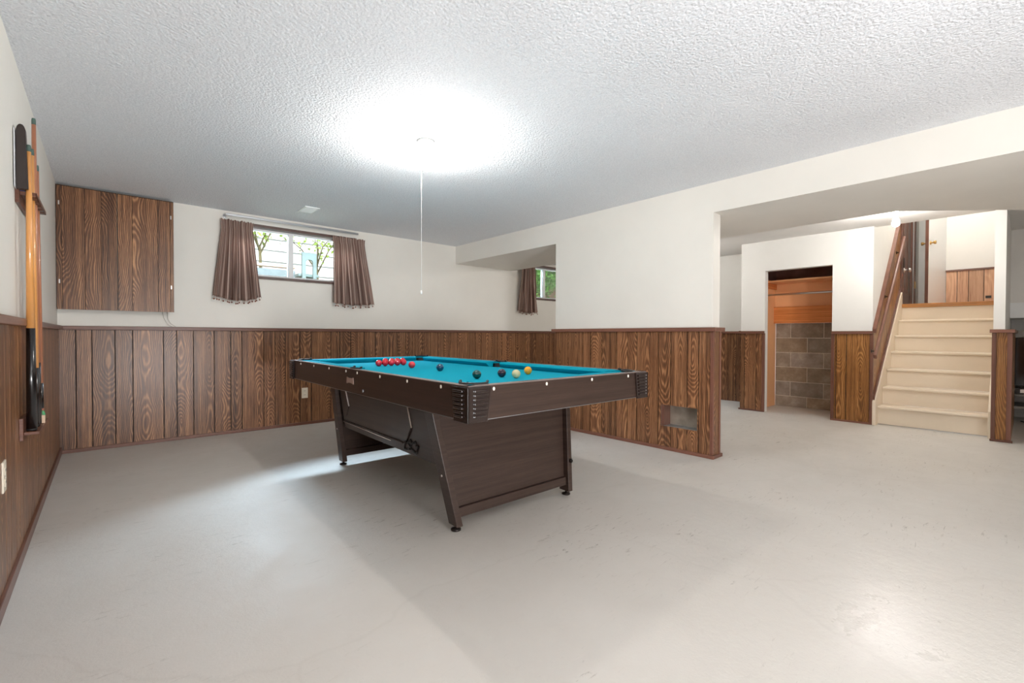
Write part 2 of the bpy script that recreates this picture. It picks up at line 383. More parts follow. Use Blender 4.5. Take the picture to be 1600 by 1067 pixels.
# planks: random-width V-grooved plywood. org + s*dirv along the wall, z up, nrm out of the wall
WIDTHS = [.14, .10, .20, .11, .10, .15, .12, .22, .10, .13, .17]
def paneling(name, parent, org, dirv, nrm, length, zlo, zhi, mat='walnut', hole=None, seed=1, th=.008, widths=WIDTHS, gap=.007):
    org, dirv, nrm = Vector(org), Vector(dirv).normalized(), Vector(nrm).normalized()
    r = random.Random(seed); mb = MB(); bk = MB()
    fl = zlo if callable(zlo) else (lambda s: zlo); fh = zhi if callable(zhi) else (lambda s: zhi)
    def slab(m, s0, s1, l0, l1, h0, h1, d0, d1, uvf=None, rnd=None):
        def q(s, z, d): return org+dirv*s+Vector((0, 0, z))+nrm*d
        m.hexa([q(s0, l0, d0), q(s1, l1, d0), q(s1, l1, d1), q(s0, l0, d1)],
               [q(s0, h0, d0), q(s1, h1, d0), q(s1, h1, d1), q(s0, h0, d1)], uvf, rnd)
    def split(s0, s1):
        if not hole: return [(s0, s1)]
        cuts = sorted([s0, s1]+[h for h in hole[:2] if s0 < h < s1]); return list(zip(cuts[:-1], cuts[1:]))
    s = 0; i = r.randrange(len(widths))
    while s < length-1e-4:
        wd = widths[i % len(widths)]; i += 1
        e = min(length, s+wd)
        if length-e < .03: e = length
        rnd = (r.random(), r.random(), r.random(), 1); mid = (s+e)/2; vo = r.random()*20
        uvf = lambda co, mid=mid, vo=vo: ((co-org).dot(dirv)-mid, co.z+vo)
        for a, b in split(s+gap/2, e-gap/2):
            if hole and a >= hole[0]-1e-6 and b <= hole[1]+1e-6:
                slab(mb, a, b, fl(a), fl(b), hole[2], hole[2], .003, th, uvf, rnd)
                slab(mb, a, b, hole[3], hole[3], fh(a), fh(b), .003, th, uvf, rnd)
            else:
                slab(mb, a, b, fl(a), fl(b), fh(a), fh(b), .003, th, uvf, rnd)
        s = e
    for a, b in split(0, length):
        if hole and a >= hole[0]-1e-6 and b <= hole[1]+1e-6:
            slab(bk, a, b, fl(a), fl(b), hole[2], hole[2], .0, .003); slab(bk, a, b, hole[3], hole[3], fh(a), fh(b), .0, .003)
        else: slab(bk, a, b, fl(a), fl(b), fh(a), fh(b), .0, .003)
    o = mb.build(name, MAT[mat], parent)
    g = bk.build('backing_board', MAT['groove'], o); 
    return o
def boxes(name, mat, lst, parent=None, bevel=0):
    m = MB()
    for a, b in lst: m.box(a, b)
    return m.build(name, MAT[mat], parent, bevel)
def uvbox(m, a, b, ax):
    # trim pieces: grain runs along axis ax
    r = (rng.random(), rng.random(), rng.random(), 1); vo = rng.random()*20
    oth = [i for i in range(3) if i != ax]
    m.box(a, b, lambda co: (co[oth[0]]+co[oth[1]]-(a[oth[0]]+a[oth[1]]), co[ax]+vo), r)
def trimobj(name, lst, parent=None, bevel=.003, mat='trim'):
    m = MB()
    for a, b, ax in lst: uvbox(m, a, b, ax)
    return m.build(name, MAT[mat], parent, bevel)

# ------------------------------------------------------------------ room shell
XL, YB, HC, HR = -.294, 5.341, 2.235, 1.067
XP0, XP1, YP0, YP1 = 3.68, 3.80, 1.70, 3.43     # partition
XR, XR2 = 6.47, 7.2
struct(boxes('floor', 'floor', [((-.45, -3.7, -.12), (8.6, 5.5, 0))]))
struct(boxes('ceiling', 'ceil', [((-.45, -3.7, HC), (XP0+.02, 5.55, HC+.15))]))
struct(boxes('ceiling', 'ceil_s', [((XP0+.02, 1.19, HC), (7.6, 5.55, HC+.15)), ((XP0+.02, -3.7, HC), (6.55, 1.19, HC+.15)), ((6.55, -3.7, HC), (8.7, .15, HC+.15))]))
m = MB(); m.prism([(XP0, 5.341), (XP0, -3.6), (6.6, -3.6), (6.6, -1.17), (4.72, .714), (4.72, 5.341)], 'z', 1.994, HC+.01)
struct(m.build('ceiling_bulkhead', MAT['wall']))
WT = .22
W1 = (.93, 2.22, 1.605, 2.145); W2 = (5.12, 6.35, 1.605, 2.145)
wb = struct(boxes('wall_back', 'wall', [((-.45, YB, -.1), (W1[0], YB+WT, HC+.05)), ((W1[1], YB, -.1), (W2[0], YB+WT, HC+.05)), ((W2[1], YB, -.1), (7.4, YB+WT, HC+.05)),
    ((W1[0], YB, -.1), (W1[1], YB+WT, W1[2])), ((W1[0], YB, W1[3]), (W1[1], YB+WT, HC+.05)), ((W2[0], YB, -.1), (W2[1], YB+WT, W2[2])), ((W2[0], YB, W2[3]), (W2[1], YB+WT, HC+.05))]))
wl = struct(boxes('wall_left', 'wall', [((XL-.15, -3.7, -.1), (XL, YB, HC+.05))]))
struct(boxes('wall_front', 'wall', [((-.45, -3.75, -.1), (8.7, -3.6, HC+.05))]))
# partition, with an opening for a duct near the floor
HY0, HY1, HZ0, HZ1 = 1.82, 2.155, .207, .392
wp = struct(boxes('wall_center', 'wall', [((XP0, YP0, 0), (XP1, HY0, 1.994)), ((XP0, HY1, 0), (XP1, YP1, 1.994)), ((XP0, HY0, 0), (XP1, HY1, HZ0)), ((XP0, HY0, HZ1), (XP1, HY1, 1.994)), ((XP1-.012, HY0, HZ0), (XP1, HY1, HZ1))]))
CO0, CO1, COZ = 1.557, 2.30, 1.846               # closet opening
wr = struct(boxes('wall_right', 'wall_bright', [((XR, 1.19, 0), (XR+.1, CO0, HC)), ((XR, CO1, 0), (XR+.1, 2.60, HC)), ((XR, CO0, COZ), (XR+.1, CO1, HC)),
    ((XR+.1, 2.50, 0), (XR2, 2.60, HC))]))
wr2 = struct(boxes('wall_alcove', 'wall_bright', [((XR2, 2.6, 0), (XR2+.12, 5.341, HC))]))
# stair side walls
wsl = struct(boxes('wall_stair_left', 'wall_bright', [((XR+.1, 1.17, 0), (10.7, 1.25, 3.8)), ((XR, 1.17, 0), (XR+.1, 1.19, HC))]))
wsr = struct(boxes('wall_stair_right', 'wall_bright', [((6.36, .15, 0), (9.1, .227, 3.8))]))
struct(boxes('wall_landing', 'wall_bright', [((9.0, .227, 1.3), (9.1, .80, 3.8)), ((9.6, .80, 1.3), (9.7, 1.2, 3.8)), ((9.1, .72, 1.3), (9.7, .80, 3.8)), ((6.43, .227, HC+.03), (6.55, 1.17, 3.8))]))
struct(boxes('ceiling', 'ceil_s', [((6.4, .1, 3.8), (10.8, 1.3, 3.9))]))
struct(boxes('floor', 'oak', [((7.98, .227, 1.3), (9.65, 1.17, 1.425))]))
wf = struct(boxes('wall_far', 'ceil_s', [((8.5, -3.7, 0), (8.6, .15, HC)), ((7.9, -3.7, 1.213), (8.5, .15, HC)), ((7.9, -3.7, 0), (8.5, -1.2, 1.213))]))
struct(trimobj('trim_1', [((7.885, -1.2, 1.213), (7.90, .15, 1.39), 1)], mat='trim').__class__ and bpy.data.objects['trim_1'])
bpy.data.objects['trim_1'].data.materials[0] = MAT['vinyl']
# closet
struct(boxes('wall_closet', 'orange', [((XR+.1, 2.43, 0), (7.25, 2.50, 2.2)), ((7.22, 1.2, 1.41), (7.25, 2.43, 1.74)), ((XR+.1, 1.25, 2.0), (7.25, 2.43, 2.03))]))
struct(boxes('wall_closet', 'doorwood', [((7.235, 1.25, 1.74), (7.25, 2.43, 2.0)), ((XR+.1, 2.42, 1.78), (7.235, 2.43, 2.0))]))
m = MB(); g = MB(); g.box((7.254, 1.25, 0), (7.40, 2.43, 1.177))
z = 1.177; row = 0
while z > 0.005:
    z1, z0 = z-.004, max(0, z-.206+.004)
    y = 2.43+(-.20 if row % 2 == 0 else 0)+.005; first = True
    y0 = 2.43
    while y0 > 1.26:
        e = y if first else y0-.40
        if first and row % 2 == 1: e = y0-.40
        first = False
        a, b = y0-.004, max(1.25, e+.004)
        m.box((7.25, b, z0), (7.30, a, z1), None, (rng.random(), rng.random(), 0, 1)); y0 = e
    z -= .206; row += 1
cb = struct(m.build('wall_block', MAT['block'], None, .003)); g.build('mortar', MAT['mortar'], cb)
struct(trimobj('trim_2', [((7.17, 1.25, 1.177), (7.25, 2.43, 1.41), 1)], mat='rough_wood'))

# wainscot paneling, chair rails, baseboards
paneling('wood_paneling', wb, (XL, YB, 0), (1, 0, 0), (0, -1, 0), 7.2-XL, 0.0, HR-.03, seed=3)
paneling('wood_paneling', wl, (XL, YB, 0), (0, -1, 0), (1, 0, 0), 8.9, 0.0, HR-.03, seed=5)
paneling('wood_paneling', wp, (XP0, YP0, 0), (0, 1, 0), (-1, 0, 0), YP1-YP0, 0, HR-.03, hole=(HY0-YP0, HY1-YP0, HZ0, HZ1), seed=8)
paneling('wood_paneling', wp, (XP0, YP0, 0), (1, 0, 0), (0, -1, 0), XP1-XP0, 0, HR-.03, seed=9, widths=[.12])
paneling('wood_paneling', wp, (XP1, YP0, 0), (0, 1, 0), (1, 0, 0), YP1-YP0, 0, HR-.03, seed=10)
paneling('wood_paneling', wp, (XP0, YP1, 0), (1, 0, 0), (0, 1, 0), XP1-XP0, 0, HR-.03, seed=9, widths=[.12])
paneling('wood_paneling', wr, (XR, 1.19, 0), (0, 1, 0), (-1, 0, 0), CO0-1.19, 0, HR-.03, mat='walnut_lamplit', seed=12)
paneling('wood_paneling', wr, (XR, CO1, 0), (0, 1, 0), (-1, 0, 0), .30, 0, HR-.03, seed=13)
paneling('wood_paneling', wr, (XR, 2.6, 0), (1, 0, 0), (0, 1, 0), .73, 0, HR-.03, seed=14)
paneling('wood_paneling', wr2, (XR2, 2.6, 0), (0, 1, 0), (-1, 0, 0), 2.74, 0, HR-.03, seed=15)
paneling('wood_paneling', wsr, (6.36, .112, 0), (0, 1, 0), (-1, 0, 0), .115, 0, HR-.03, mat='walnut_lamplit', seed=16, widths=[.12])
boxes('post_core', 'wall_bright', [((6.36, .112, 0), (7.9, .15, HR-.03))], wsr)
paneling('wood_paneling', wsr, (6.36, .112, 0), (1, 0, 0), (0, -1, 0), 1.54, 0, HR-.03, mat='walnut_lamplit', seed=17)
z0r = HR-.033
struct(trimobj('trim_3', [((XL, YB-.034, z0r), (7.2, YB, HR), 0)]))
struct(trimobj('trim_4', [((XL, -3.6, z0r), (XL+.034, YB-.034, HR), 1)]))
struct(trimobj('trim_5', [((XP0-.034, YP0-.034, z0r), (XP0, YP1+.034, HR), 1), ((XP0, YP0-.034, z0r), (XP1+.034, YP0, HR), 0), ((XP1, YP0, z0r), (XP1+.034, YP1, HR), 1), ((XP0, YP1, z0r), (XP1+.034, YP1+.034, HR), 0)]))
struct(trimobj('trim_6', [((XR-.03, 1.165, z0r-.01), (XR, CO0, HR-.01), 1)]))
struct(trimobj('trim_7', [((XR-.03, CO1, z0r-.005), (XR, 2.62, HR-.005), 1), ((XR, 2.6, z0r), (XR2, 2.63, HR), 0), ((XR2-.03, 2.63, z0r), (XR2, 5.3, HR), 1)]))
struct(trimobj('trim_8', [((6.325, .085, z0r), (6.36, .25, HR), 1), ((6.36, .085, z0r), (7.88, .112, HR), 0)]))
# corner strips
struct(trimobj('trim_9', [((XR-.016, CO0-.028, 0), (XR+.012, CO0+.004, z0r-.01), 2), ((XR-.016, CO1-.004, 0), (XR+.012, CO1+.028, z0r), 2), ((XR-.016, 1.158, 0), (XR+.01, 1.19, z0r-.01), 2)]))
struct(trimobj('trim_10', [((6.343, .10, 0), (6.365, .135, z0r), 2), ((6.343, .205, 0), (6.365, .235, z0r), 2)]))
struct(trimobj('trim_11', [((XP0-.014, YP0-.014, .03), (XP0+.012, YP0+.012, z0r), 2), ((XP1-.016, YP0-.014, .03), (XP1+.012, YP0+.016, z0r), 2)]))
struct(trimobj('baseboard_back', [((XL, YB-.02, 0), (7.2, YB, .03), 0)]))
struct(trimobj('baseboard_left', [((XL, -3.6, 0), (XL+.02, YB-.02, .055), 1)]))
struct(trimobj('baseboard_center', [((XP0-.024, YP0-.026, 0), (XP0, YP1, .028), 1), ((XP0, YP0-.026, 0), (XP1+.026, YP0, .028), 0)]))
struct(trimobj('baseboard_right', [((XR-.02, 1.16, 0), (XR, CO0, .02), 1), ((XR-.02, CO1, 0), (XR, 2.62, .02), 1)]))
struct(trimobj('baseboard_post', [((6.33, .09, 0), (6.36, .24, .02), 1)]))

# ------------------------------------------------------------------ windows
def window(name, W, mull):
    x0, x1, z0, z1 = W
    o = boxes(name, 'vinyl', [((x0, YB+.09, z0), (x0+.04, YB+.15, z1)), ((x1-.04, YB+.09, z0), (x1, YB+.15, z1)), ((x0+.04, YB+.09, z0), (x1-.04, YB+.15, z0+.03)), ((x0+.04, YB+.09, z1-.045), (x1-.04, YB+.15, z1)),
        ((mull-.024, YB+.085, z0+.03), (mull+.024, YB+.145, z1-.045))], None, .002)
    struct(o)
    boxes('window_frame', 'winwood', [((x0-.03, YB-.022, z0-.026), (x1+.03, YB+.09, z0)), ((x0, YB-.004, z1-.03), (x1, YB+.09, z1)),
        ((x0-.03, YB-.012, z0), (x0, YB, z1)), ((x1, YB-.012, z0), (x1+.03, YB, z1))], o, .002)
    boxes('window_pane', 'glass', [((x0+.04, YB+.115, z0+.03), (mull-.024, YB+.119, z1-.045)), ((mull+.024, YB+.125, z0+.03), (x1-.04, YB+.129, z1-.045))], o)
    return o
window('window_1', W1, 1.545)
window('window_2', W2, 5.535)

# curtains
def curtain(name, xt0, xt1, xb0, xb1, zt, zb, npl, seed, label, group, zb_mid=.03):
    r = random.Random(seed); y0 = YB-.065
    t = thing(name, ((xt0+xt1)/2, y0, zt), label, 'curtain', group)
    mb = MB(); nu, nv = npl*10, 26
    cols = []
    ph = [r.uniform(-.5, .5) for _ in range(npl+1)]
    def pt(i, j):
        s = i/nu; tt = j/nv
        x = (xt0+(xt1-xt0)*s)*(1-tt)+(xb0+(xb1-xb0)*s)*tt
        a = s*npl; k = int(min(a, npl-1e-6)); amp = (.012+.036*tt)*(0.75+.5*((k*7+seed) % 3)/2)
        y = y0-amp*sin(2*pi*a+ph[k]*.0+.6*sin(3*tt+seed))+.008*sin(17*s+tt*2)
        x += .008*tt*sin(2*pi*a*.5+seed)
        if tt < .12: x += (s-.5)*.03*(1-tt/.12); y += .010*sin(pi*(tt/.12)); y += .006*sin(2*pi*a*3)*(1-tt/.1)
        zz = zt+(zb-zt)*tt-zb_mid*tt*sin(pi*s)-.006*tt*sin(2*pi*a)+.006*(1-tt)*sin(2*pi*a*2)
        return Vector((x, y, zz))
    V = [[mb.bm.verts.new(pt(i, j)) for j in range(nv+1)] for i in range(nu+1)]
    wid = max(xt1-xt0, .3)*2.2
    for i in range(nu):
        for j in range(nv):
            f = mb.bm.faces.new((V[i][j], V[i+1][j], V[i+1][j+1], V[i][j+1])); f.smooth = True
            for l, (a, b) in zip(f.loops, ((i, j), (i+1, j), (i+1, j+1), (i, j+1))): l[mb.uv].uv = (a/nu*wid, b/nv*.8)
    o = mb.build('curtain_panel', MAT['curtain'], t)
    sm = o.modifiers.new('thickness', 'SOLIDIFY'); sm.thickness = .0015
    fr = MB()
    for i in range(0, nu+1, 1):
        p = pt(i, nv); fr.tube([p+Vector((0, 0, .004)), p+Vector((r.uniform(-.003, .003), 0, -.010))], .0016, 5)
        if i % 3 == 1:
            q = p+Vector((r.uniform(-.003, .003), r.uniform(-.004, .004), -.021-r.random()*.012)); fr.tube([p, q], .0012, 4); fr.ball(q, .0075, 8, 6)
    f = fr.build('tassel_fringe', MAT['fringe'], t); f['kind'] = 'stuff'
    return t
GC = 'brown striped tasselled curtains'
curtain('curtain', .872, 1.13, .79, 1.215, 2.137, 1.385, 5, 3, 'brown striped curtain with tasselled hem covering left end of the wide window', GC, .045)
curtain('curtain', 1.965, 2.315, 1.955, 2.43, 2.128, 1.365, 5, 5, 'brown striped curtain with tasselled hem covering right end of the wide window', GC, .02)
curtain('curtain', 4.89, 5.16, 4.82, 5.235, 2.12, 1.385, 4, 8, 'brown striped curtain at the far window half hidden under the ceiling bulkhead', GC, .03)
def rod(xa, xb, zz, label, y=YB-.10):
    t = thing('curtain_rod', ((xa+xb)/2, YB-.05, zz), label, 'curtain rod', 'flat metal curtain rods')
    m = MB(); m.box((xa, y-.004, zz-.011), (xb, y+.004, zz+.011)); m.build('rod', MAT['alu'], t, .002)
    for x in (xa, xb):
        m = MB(); m.box((x-.004, y-.004, zz-.011), (x+.004, YB, zz+.011)); m.box((x-.012, YB-.004, zz-.02), (x+.012, YB, zz+.02)); m.build('bracket', MAT['alu'], t)
        return t
rod(.90, 2.235, 2.18, 'flat grey metal curtain rod over the wide window')
rod(4.95, 6.4, 2.18, 'flat grey metal curtain rod over the far window, mostly hidden by bulkhead')

# ------------------------------------------------------------------ outside
struct(boxes('floor', 'grass', [((-4, YB+WT, 1.2), (14, 13, 1.5))]))
m = MB()
zz = 1.5
while zz < 5.2:
    m.hexa([(-4, 8.98, zz), (6.0, 8.98, zz), (6.0, 9.1, zz), (-4, 9.1, zz)], [(-4, 9.0, zz+.19), (6.0, 9.0, zz+.19), (6.0, 9.1, zz+.19), (-4, 9.1, zz+.19)]); zz += .2
o = m.build('neighbouring_house', MAT['siding']); tag(o, 'white lapped siding of the house seen through the wide window', 'house')
m = MB(); x = 6.2
while x < 13.5:
    m.box((x, 9.6, 1.5), (x+.14, 9.63, 3.4)); x += .15
m.box((6.2, 9.63, 1.8), (13.5, 9.67, 1.9)); m.box((6.2, 9.63, 3.0), (13.5, 9.67, 3.1))
tag(m.build('wooden_fence', MAT['fence']), 'weathered brown board fence seen through the far window', 'fence')
def shrub(name, base, h, spread, nleaf, lsize, mat, label, seed, stems=4, split=.45, cat='shrub', lowfol=.4):
    r = random.Random(seed); b = Vector(base); t = thing(name, base, label, cat)
    br = MB(); tips = []
    br.tube([b, b+Vector((.01, 0, h*split*.5)), b+Vector((0, .02, h*split))], [.028, .022, .018], 7)
    top = b+Vector((0, .02, h*split))
    for k in range(stems):
        a = 2*pi*k/stems+r.random(); e = top+Vector((cos(a)*spread*r.uniform(.5, 1), sin(a)*spread*.5*r.uniform(.5, 1), h*(1-split)*r.uniform(.7, 1)))
        mid = top.lerp(e, .5)+Vector((r.uniform(-.05, .05), 0, .05)); br.tube([top-Vector((0, 0, .05*k*.6)), mid, e], [.013, .009, .004], 6)
        tips += [top.lerp(mid, .7), mid, mid.lerp(e, .5), e]
        for q in range(3):
            p = mid.lerp(e, r.random()); e2 = p+Vector((r.uniform(-1, 1)*spread*.45, r.uniform(-.5, .5)*spread*.4, r.uniform(-.1, .3))); br.tube([p, e2], [.006, .003], 5); tips += [p.lerp(e2, .5), e2]
    br.build('stems', MAT['bark'], t)
    lf = MB()
    for i in range(nleaf):
        c = r.choice(tips)+Vector((r.gauss(0, .055), r.gauss(0, .055), r.gauss(0, .06)*1.0))
        d = Vector((r.gauss(0, 1), r.gauss(0, 1), r.gauss(0, .7))).normalized(); n = d.cross(Vector((r.gauss(0, 1), r.gauss(0, 1), r.gauss(0, 1)))).normalized()
        s_ = lsize*r.uniform(.6, 1.2)
        lf.face([c, c+d*s_*.5+n*s_*.25, c+d*s_, c+d*s_*.5-n*s_*.25])
    f = lf.build('foliage', MAT[mat], t, auto=True); f['kind'] = 'stuff'
    return t
shrub('small_tree', (1.70, 7.45, 1.5), 1.35, .55, 300, .10, 'leaf', 'small yellow-green tree behind the left pane of the wide window', 4, 5, .58)
shrub('small_tree', (2.66, 7.9, 1.5), 1.25, .5, 130, .08, 'leaf', 'thin sparse tree with few leaves behind the right pane of the wide window', 9, 5, .5)
shrub('shrub', (7.55, 7.4, 1.5), 1.2, .45, 1500, .11, 'leaf2', 'dense green shrub behind the left pane of the far window', 12, 7, .15)
shrub('shrub', (9.2, 8.2, 1.5), 1.3, .6, 900, .12, 'leaf2', 'leafy green shrub standing before the brown fence outside the far window', 15, 8, .2)
t = thing('garden_planter', (1.55, 6.45, 1.5), 'dark long planter with a brown board rim outside the left pane', 'planter')
boxes('box', 'planter', [((.7, 6.35, 1.5), (1.86, 6.6, 1.83))], t, .01)
boxes('rim', 'lumber', [((.7, 6.34, 1.855), (1.86, 6.42, 1.89)), ((.75, 6.36, 1.83), (.79, 6.40, 1.855)), ((1.8, 6.36, 1.83), (1.84, 6.40, 1.855))], t, .003)
t = thing('garden_chair', (2.2, 6.9, 1.5), 'grey-green plastic garden chair outside the right pane', 'chair')
m = MB(); arch = [(2.10, 1.5), (2.15, 1.5), (2.15, 2.02)]+[(2.20-.05*cos(a), 2.02+.05*sin(a)) for a in [pi*i/8 for i in range(9)]]+[(2.25, 1.5), (2.30, 1.5), (2.30, 2.17), (2.10, 2.17)]
m.prism(arch, 'y', 6.85, 6.89); m.build('back', MAT['greyplastic'], t, .004)
m = MB(); m.box((2.06, 6.89, 1.83), (2.34, 7.25, 1.87)); m.build('seat', MAT['greyplastic'], t, .004)
for x in (2.08, 2.30):
    m = MB(); m.box((x-.02, 7.2, 1.5), (x+.02, 7.24, 1.83)); m.build('leg', MAT['greyplastic'], t)

# ------------------------------------------------------------------ wall cupboard, wires
cx0, cx1, cy, cz0, cz1 = -.292, .481, 5.25, 1.202, 2.222
t = thing('wall_cupboard', ((cx0+cx1)/2, YB, cz0), 'walnut panelled wall cupboard with two doors hung up in the left corner', 'cupboard')
boxes('body', 'greyboard', [((cx0+.01, cy+.012, cz0+.012), (cx1-.01, YB, cz1))], t)
for k, (a, b) in enumerate(((cx0, .085), (.088, cx1))):
    ws = [[.035, .137, .102, .103], [.098, .179, .09, .03]][k]
    mb = MB(); s = a
    for q, wd in enumerate(ws):
        e = min(s+wd, b) if q < len(ws)-1 else b
        rn = (rng.random(), rng.random(), 0, 1); vo = rng.random()*9; mid = (s+e)/2
        mb.box((s+.0015, cy, cz0), (e-.0015, cy+.012, cz1-.012), lambda co, mid=mid, vo=vo: (co.x-mid, co.z+vo), rn); s = e
    d = mb.build('door', MAT['walnut'], t)
    m = MB(); m.box((a, cy+.004, cz0), (b, cy+.0122, cz1-.005)); m.build('backing_board', MAT['groove'], d)
    hx = a+.018 if k == 0 else b-.020
    for hz in (2.07, 1.43):
        m = MB(); m.box((hx-.004, cy-.003, hz-.016), (hx+.004, cy, hz+.016)); m.build('hinge', MAT['chrome'], d)
t = MB(); t.tube([(.40, 5.31, 1.205), (.41, 5.325, 1.15), (.44, 5.330, 1.09), (.475, 5.33, 1.068)], .0022, 6); t.tube([(.435, 5.31, 1.205), (.44, 5.325, 1.14), (.46, 5.330, 1.10), (.50, 5.33, 1.068)], .0022, 6)
tag(t.build('electric_wire', MAT['wire']), 'two thin grey wires hanging below the wall cupboard', 'wire')

# ------------------------------------------------------------------ outlets, vent
def outlet(c, nrm, label):
    c = Vector(c); t = thing('wall_outlet', c, label, 'outlet'); n = Vector(nrm); s = Vector((0, 0, 1)).cross(n)
    def bx(w_, h_, d0, d1, dz=0, ds=0, rot=None):
        m = MB(); b = c+s*ds+Vector((0, 0, dz))
        P_ = lambda a, e, d: b+s*a+Vector((0, 0, e))+n*d
        m.hexa([P_(-w_, -h_, d0), P_(w_, -h_, d0), P_(w_, -h_, d1), P_(-w_, -h_, d1)], [P_(-w_, h_, d0), P_(w_, h_, d0), P_(w_, h_, d1), P_(-w_, h_, d1)]); return m
    bx(.033, .057, 0, .006).build('cover_plate', MAT['ivory'], t, .002)
    for dz in (-.022, .022):
        soc = bx(.015, .015, .006, .008, dz).build('socket', MAT['ivory'], t, .001)
        for ds in (-.006, .006): bx(.0013, .005, .008, .0085, dz+.002, ds).build('slot', MAT['slot'], soc)
outlet((1.655, YB-.008, .352), (0, -1, 0), 'ivory outlet low on the back wall paneling left of the pool table')
outlet((XL+.008, 2.51, .472), (1, 0, 0), 'ivory outlet on the left wall paneling at the picture edge')
t = thing('ceiling_vent', (1.515, 4.74, HC), 'small white square vent plate on the ceiling before the wide window', 'vent')
boxes('frame', 'vinyl', [((1.445, 4.62, HC-.008), (1.585, 4.86, HC))], t, .002)
m = MB()
for i in range(9): m.box((1.46, 4.645+i*.022, HC-.011), (1.57, 4.657+i*.022, HC-.007))
m.build('grille', MAT['vinyl'], t)

# ------------------------------------------------------------------ bare bulbs
def lampholder(x, y, label, pull=None, mat='bulb'):
    t = thing('ceiling_light', (x, y, HC), label, 'ceiling light', 'bare bulbs in porcelain lampholders')
    m = MB(); m.lathe([(.055, 0), (.055, -.018), (.042, -.032), (.026, -.04), (.023, -.08), (.018, -.082)], (x, y, HC), 24); m.build('lampholder', MAT['porcelain'], t)
    m = MB(); m.lathe([(.013, -.08), (.014, -.098), (.022, -.118), (.03, -.14), (.031, -.155), (.026, -.172), (.015, -.183), (.004, -.186)], (x, y, HC), 16); m.build('bulb', MAT[mat], t)
    if pull:
        px, py, zb = pull
        m = MB(); m.tube([(px, py, HC-.03), (px, py, zb)], .0016, 6); m.tube([(x, y, HC-.03), (px, py, HC-.03)], .002, 6); c = m.build('pull_cord', MAT['string'], t)
        m = MB(); m.lathe([(.002, .012), (.005, .004), (.006, -.010), (.002, -.014)], (px, py, zb), 10); m.build('cord_end', MAT['string'], c)
    return t
lampholder(1.54, 2.57, 'lit bare ceiling bulb with long pull cord above the pool table', (1.50, 2.555, 1.27))
lampholder(5.68, .86, 'lit bare ceiling bulb in front of the stairs', mat='bulb_stair')
lampholder(1.2, -2.2, 'unseen bare bulb added as fill at the near end of the room')  # added out of view behind the camera to lift the near room
lampholder(5.9, 3.35, 'lit bare ceiling bulb in the passage behind the partition', mat='bulb_dim')
light('landing_fill', 'POINT', (7.7, .98, 3.3), 40, (1, .96, .9), shadow_soft_size=.08)  # unseen point fill added to brighten the landing

# ------------------------------------------------------------------ duct opening in partition, closet fittings
t = thing('duct_opening', (XP0+.05, (HY0+HY1)/2, HZ0), 'open rectangular metal-lined duct hole low in the walnut partition', 'vent')
m = MB(); e = .002; X1 = XP1-.013
m.box((X1-.002, HY0, HZ0), (X1, HY1, HZ1)); m.build('back_plate', MAT['duct2'], t)
boxes('lining', 'duct', [((XP0+.004, HY0, HZ0), (X1-.002, HY0+e, HZ1)), ((XP0+.004, HY0, HZ0), (X1-.002, HY1, HZ0+e)), ((XP0+.004, HY0, HZ1-e), (X1-.002, HY1, HZ1))], t)
boxes('wood_side', 'doorwood', [((XP0+.001, HY1-.03, HZ0), (X1-.002, HY1, HZ1))], t)
t = thing('closet_shelf', (7.04, 1.85, 1.745), 'tan painted board shelf high inside the open closet', 'shelf')
boxes('board', 'orange', [((6.85, 1.25, 1.735), (7.235, 2.43, 1.757))], t, .002)
boxes('cleat', 'rough_wood', [((6.75, 2.41, 1.66), (7.22, 2.43, 1.735))], t, .002)
t = MB(); t.tube([(6.86, 1.25, 1.56), (6.86, 2.43, 1.56)], .013, 14); t = t.build('closet_rod', MAT['chrome']); tag(t, 'metal hanging rod below the shelf inside the open closet', 'closet rod')

# ------------------------------------------------------------------ staircase
SY0, SY1 = .257, 1.13
ZT = [.21, .41, .612, .815, 1.012, 1.21]
X0, RUN = 6.572, .2345
st = thing('staircase', (7.2, .69, 0), 'cream painted wooden staircase of seven steps up to the landing', 'stairs')
for i in range(7):
    zlo = 0 if i == 0 else ZT[i-1]; zhi = ZT[i]-.028 if i < 6 else 1.378
    x = X0+RUN*i
    boxes('riser', 'stair', [((x, SY0, zlo+(.006 if i == 0 else 0)), (x+.018, SY1, zhi))], st)
    if i < 6:
        m = MB(); m.box((x-.028, SY0, ZT[i]-.028), (x+RUN+.004, SY1, ZT[i])); m.build('tread', MAT['stair'], st, .010, seg=3)
m = MB(); m.box((X0+RUN*6-.03, SY0-.02, 1.378), (X0+RUN*6+.03, SY1, 1.428)); m.build('landing_nosing', MAT['oak'], st, .006)
for a, b in ((SY1, SY1+.03), (.2275, SY0)):
    m = MB(); m.prism([(6.44, 0), (8.0, 0), (8.0, 1.585), (7.95, 1.585), (6.44, .265)], 'y', a, b); m.build('stringer', MAT['stair'], st, .003)
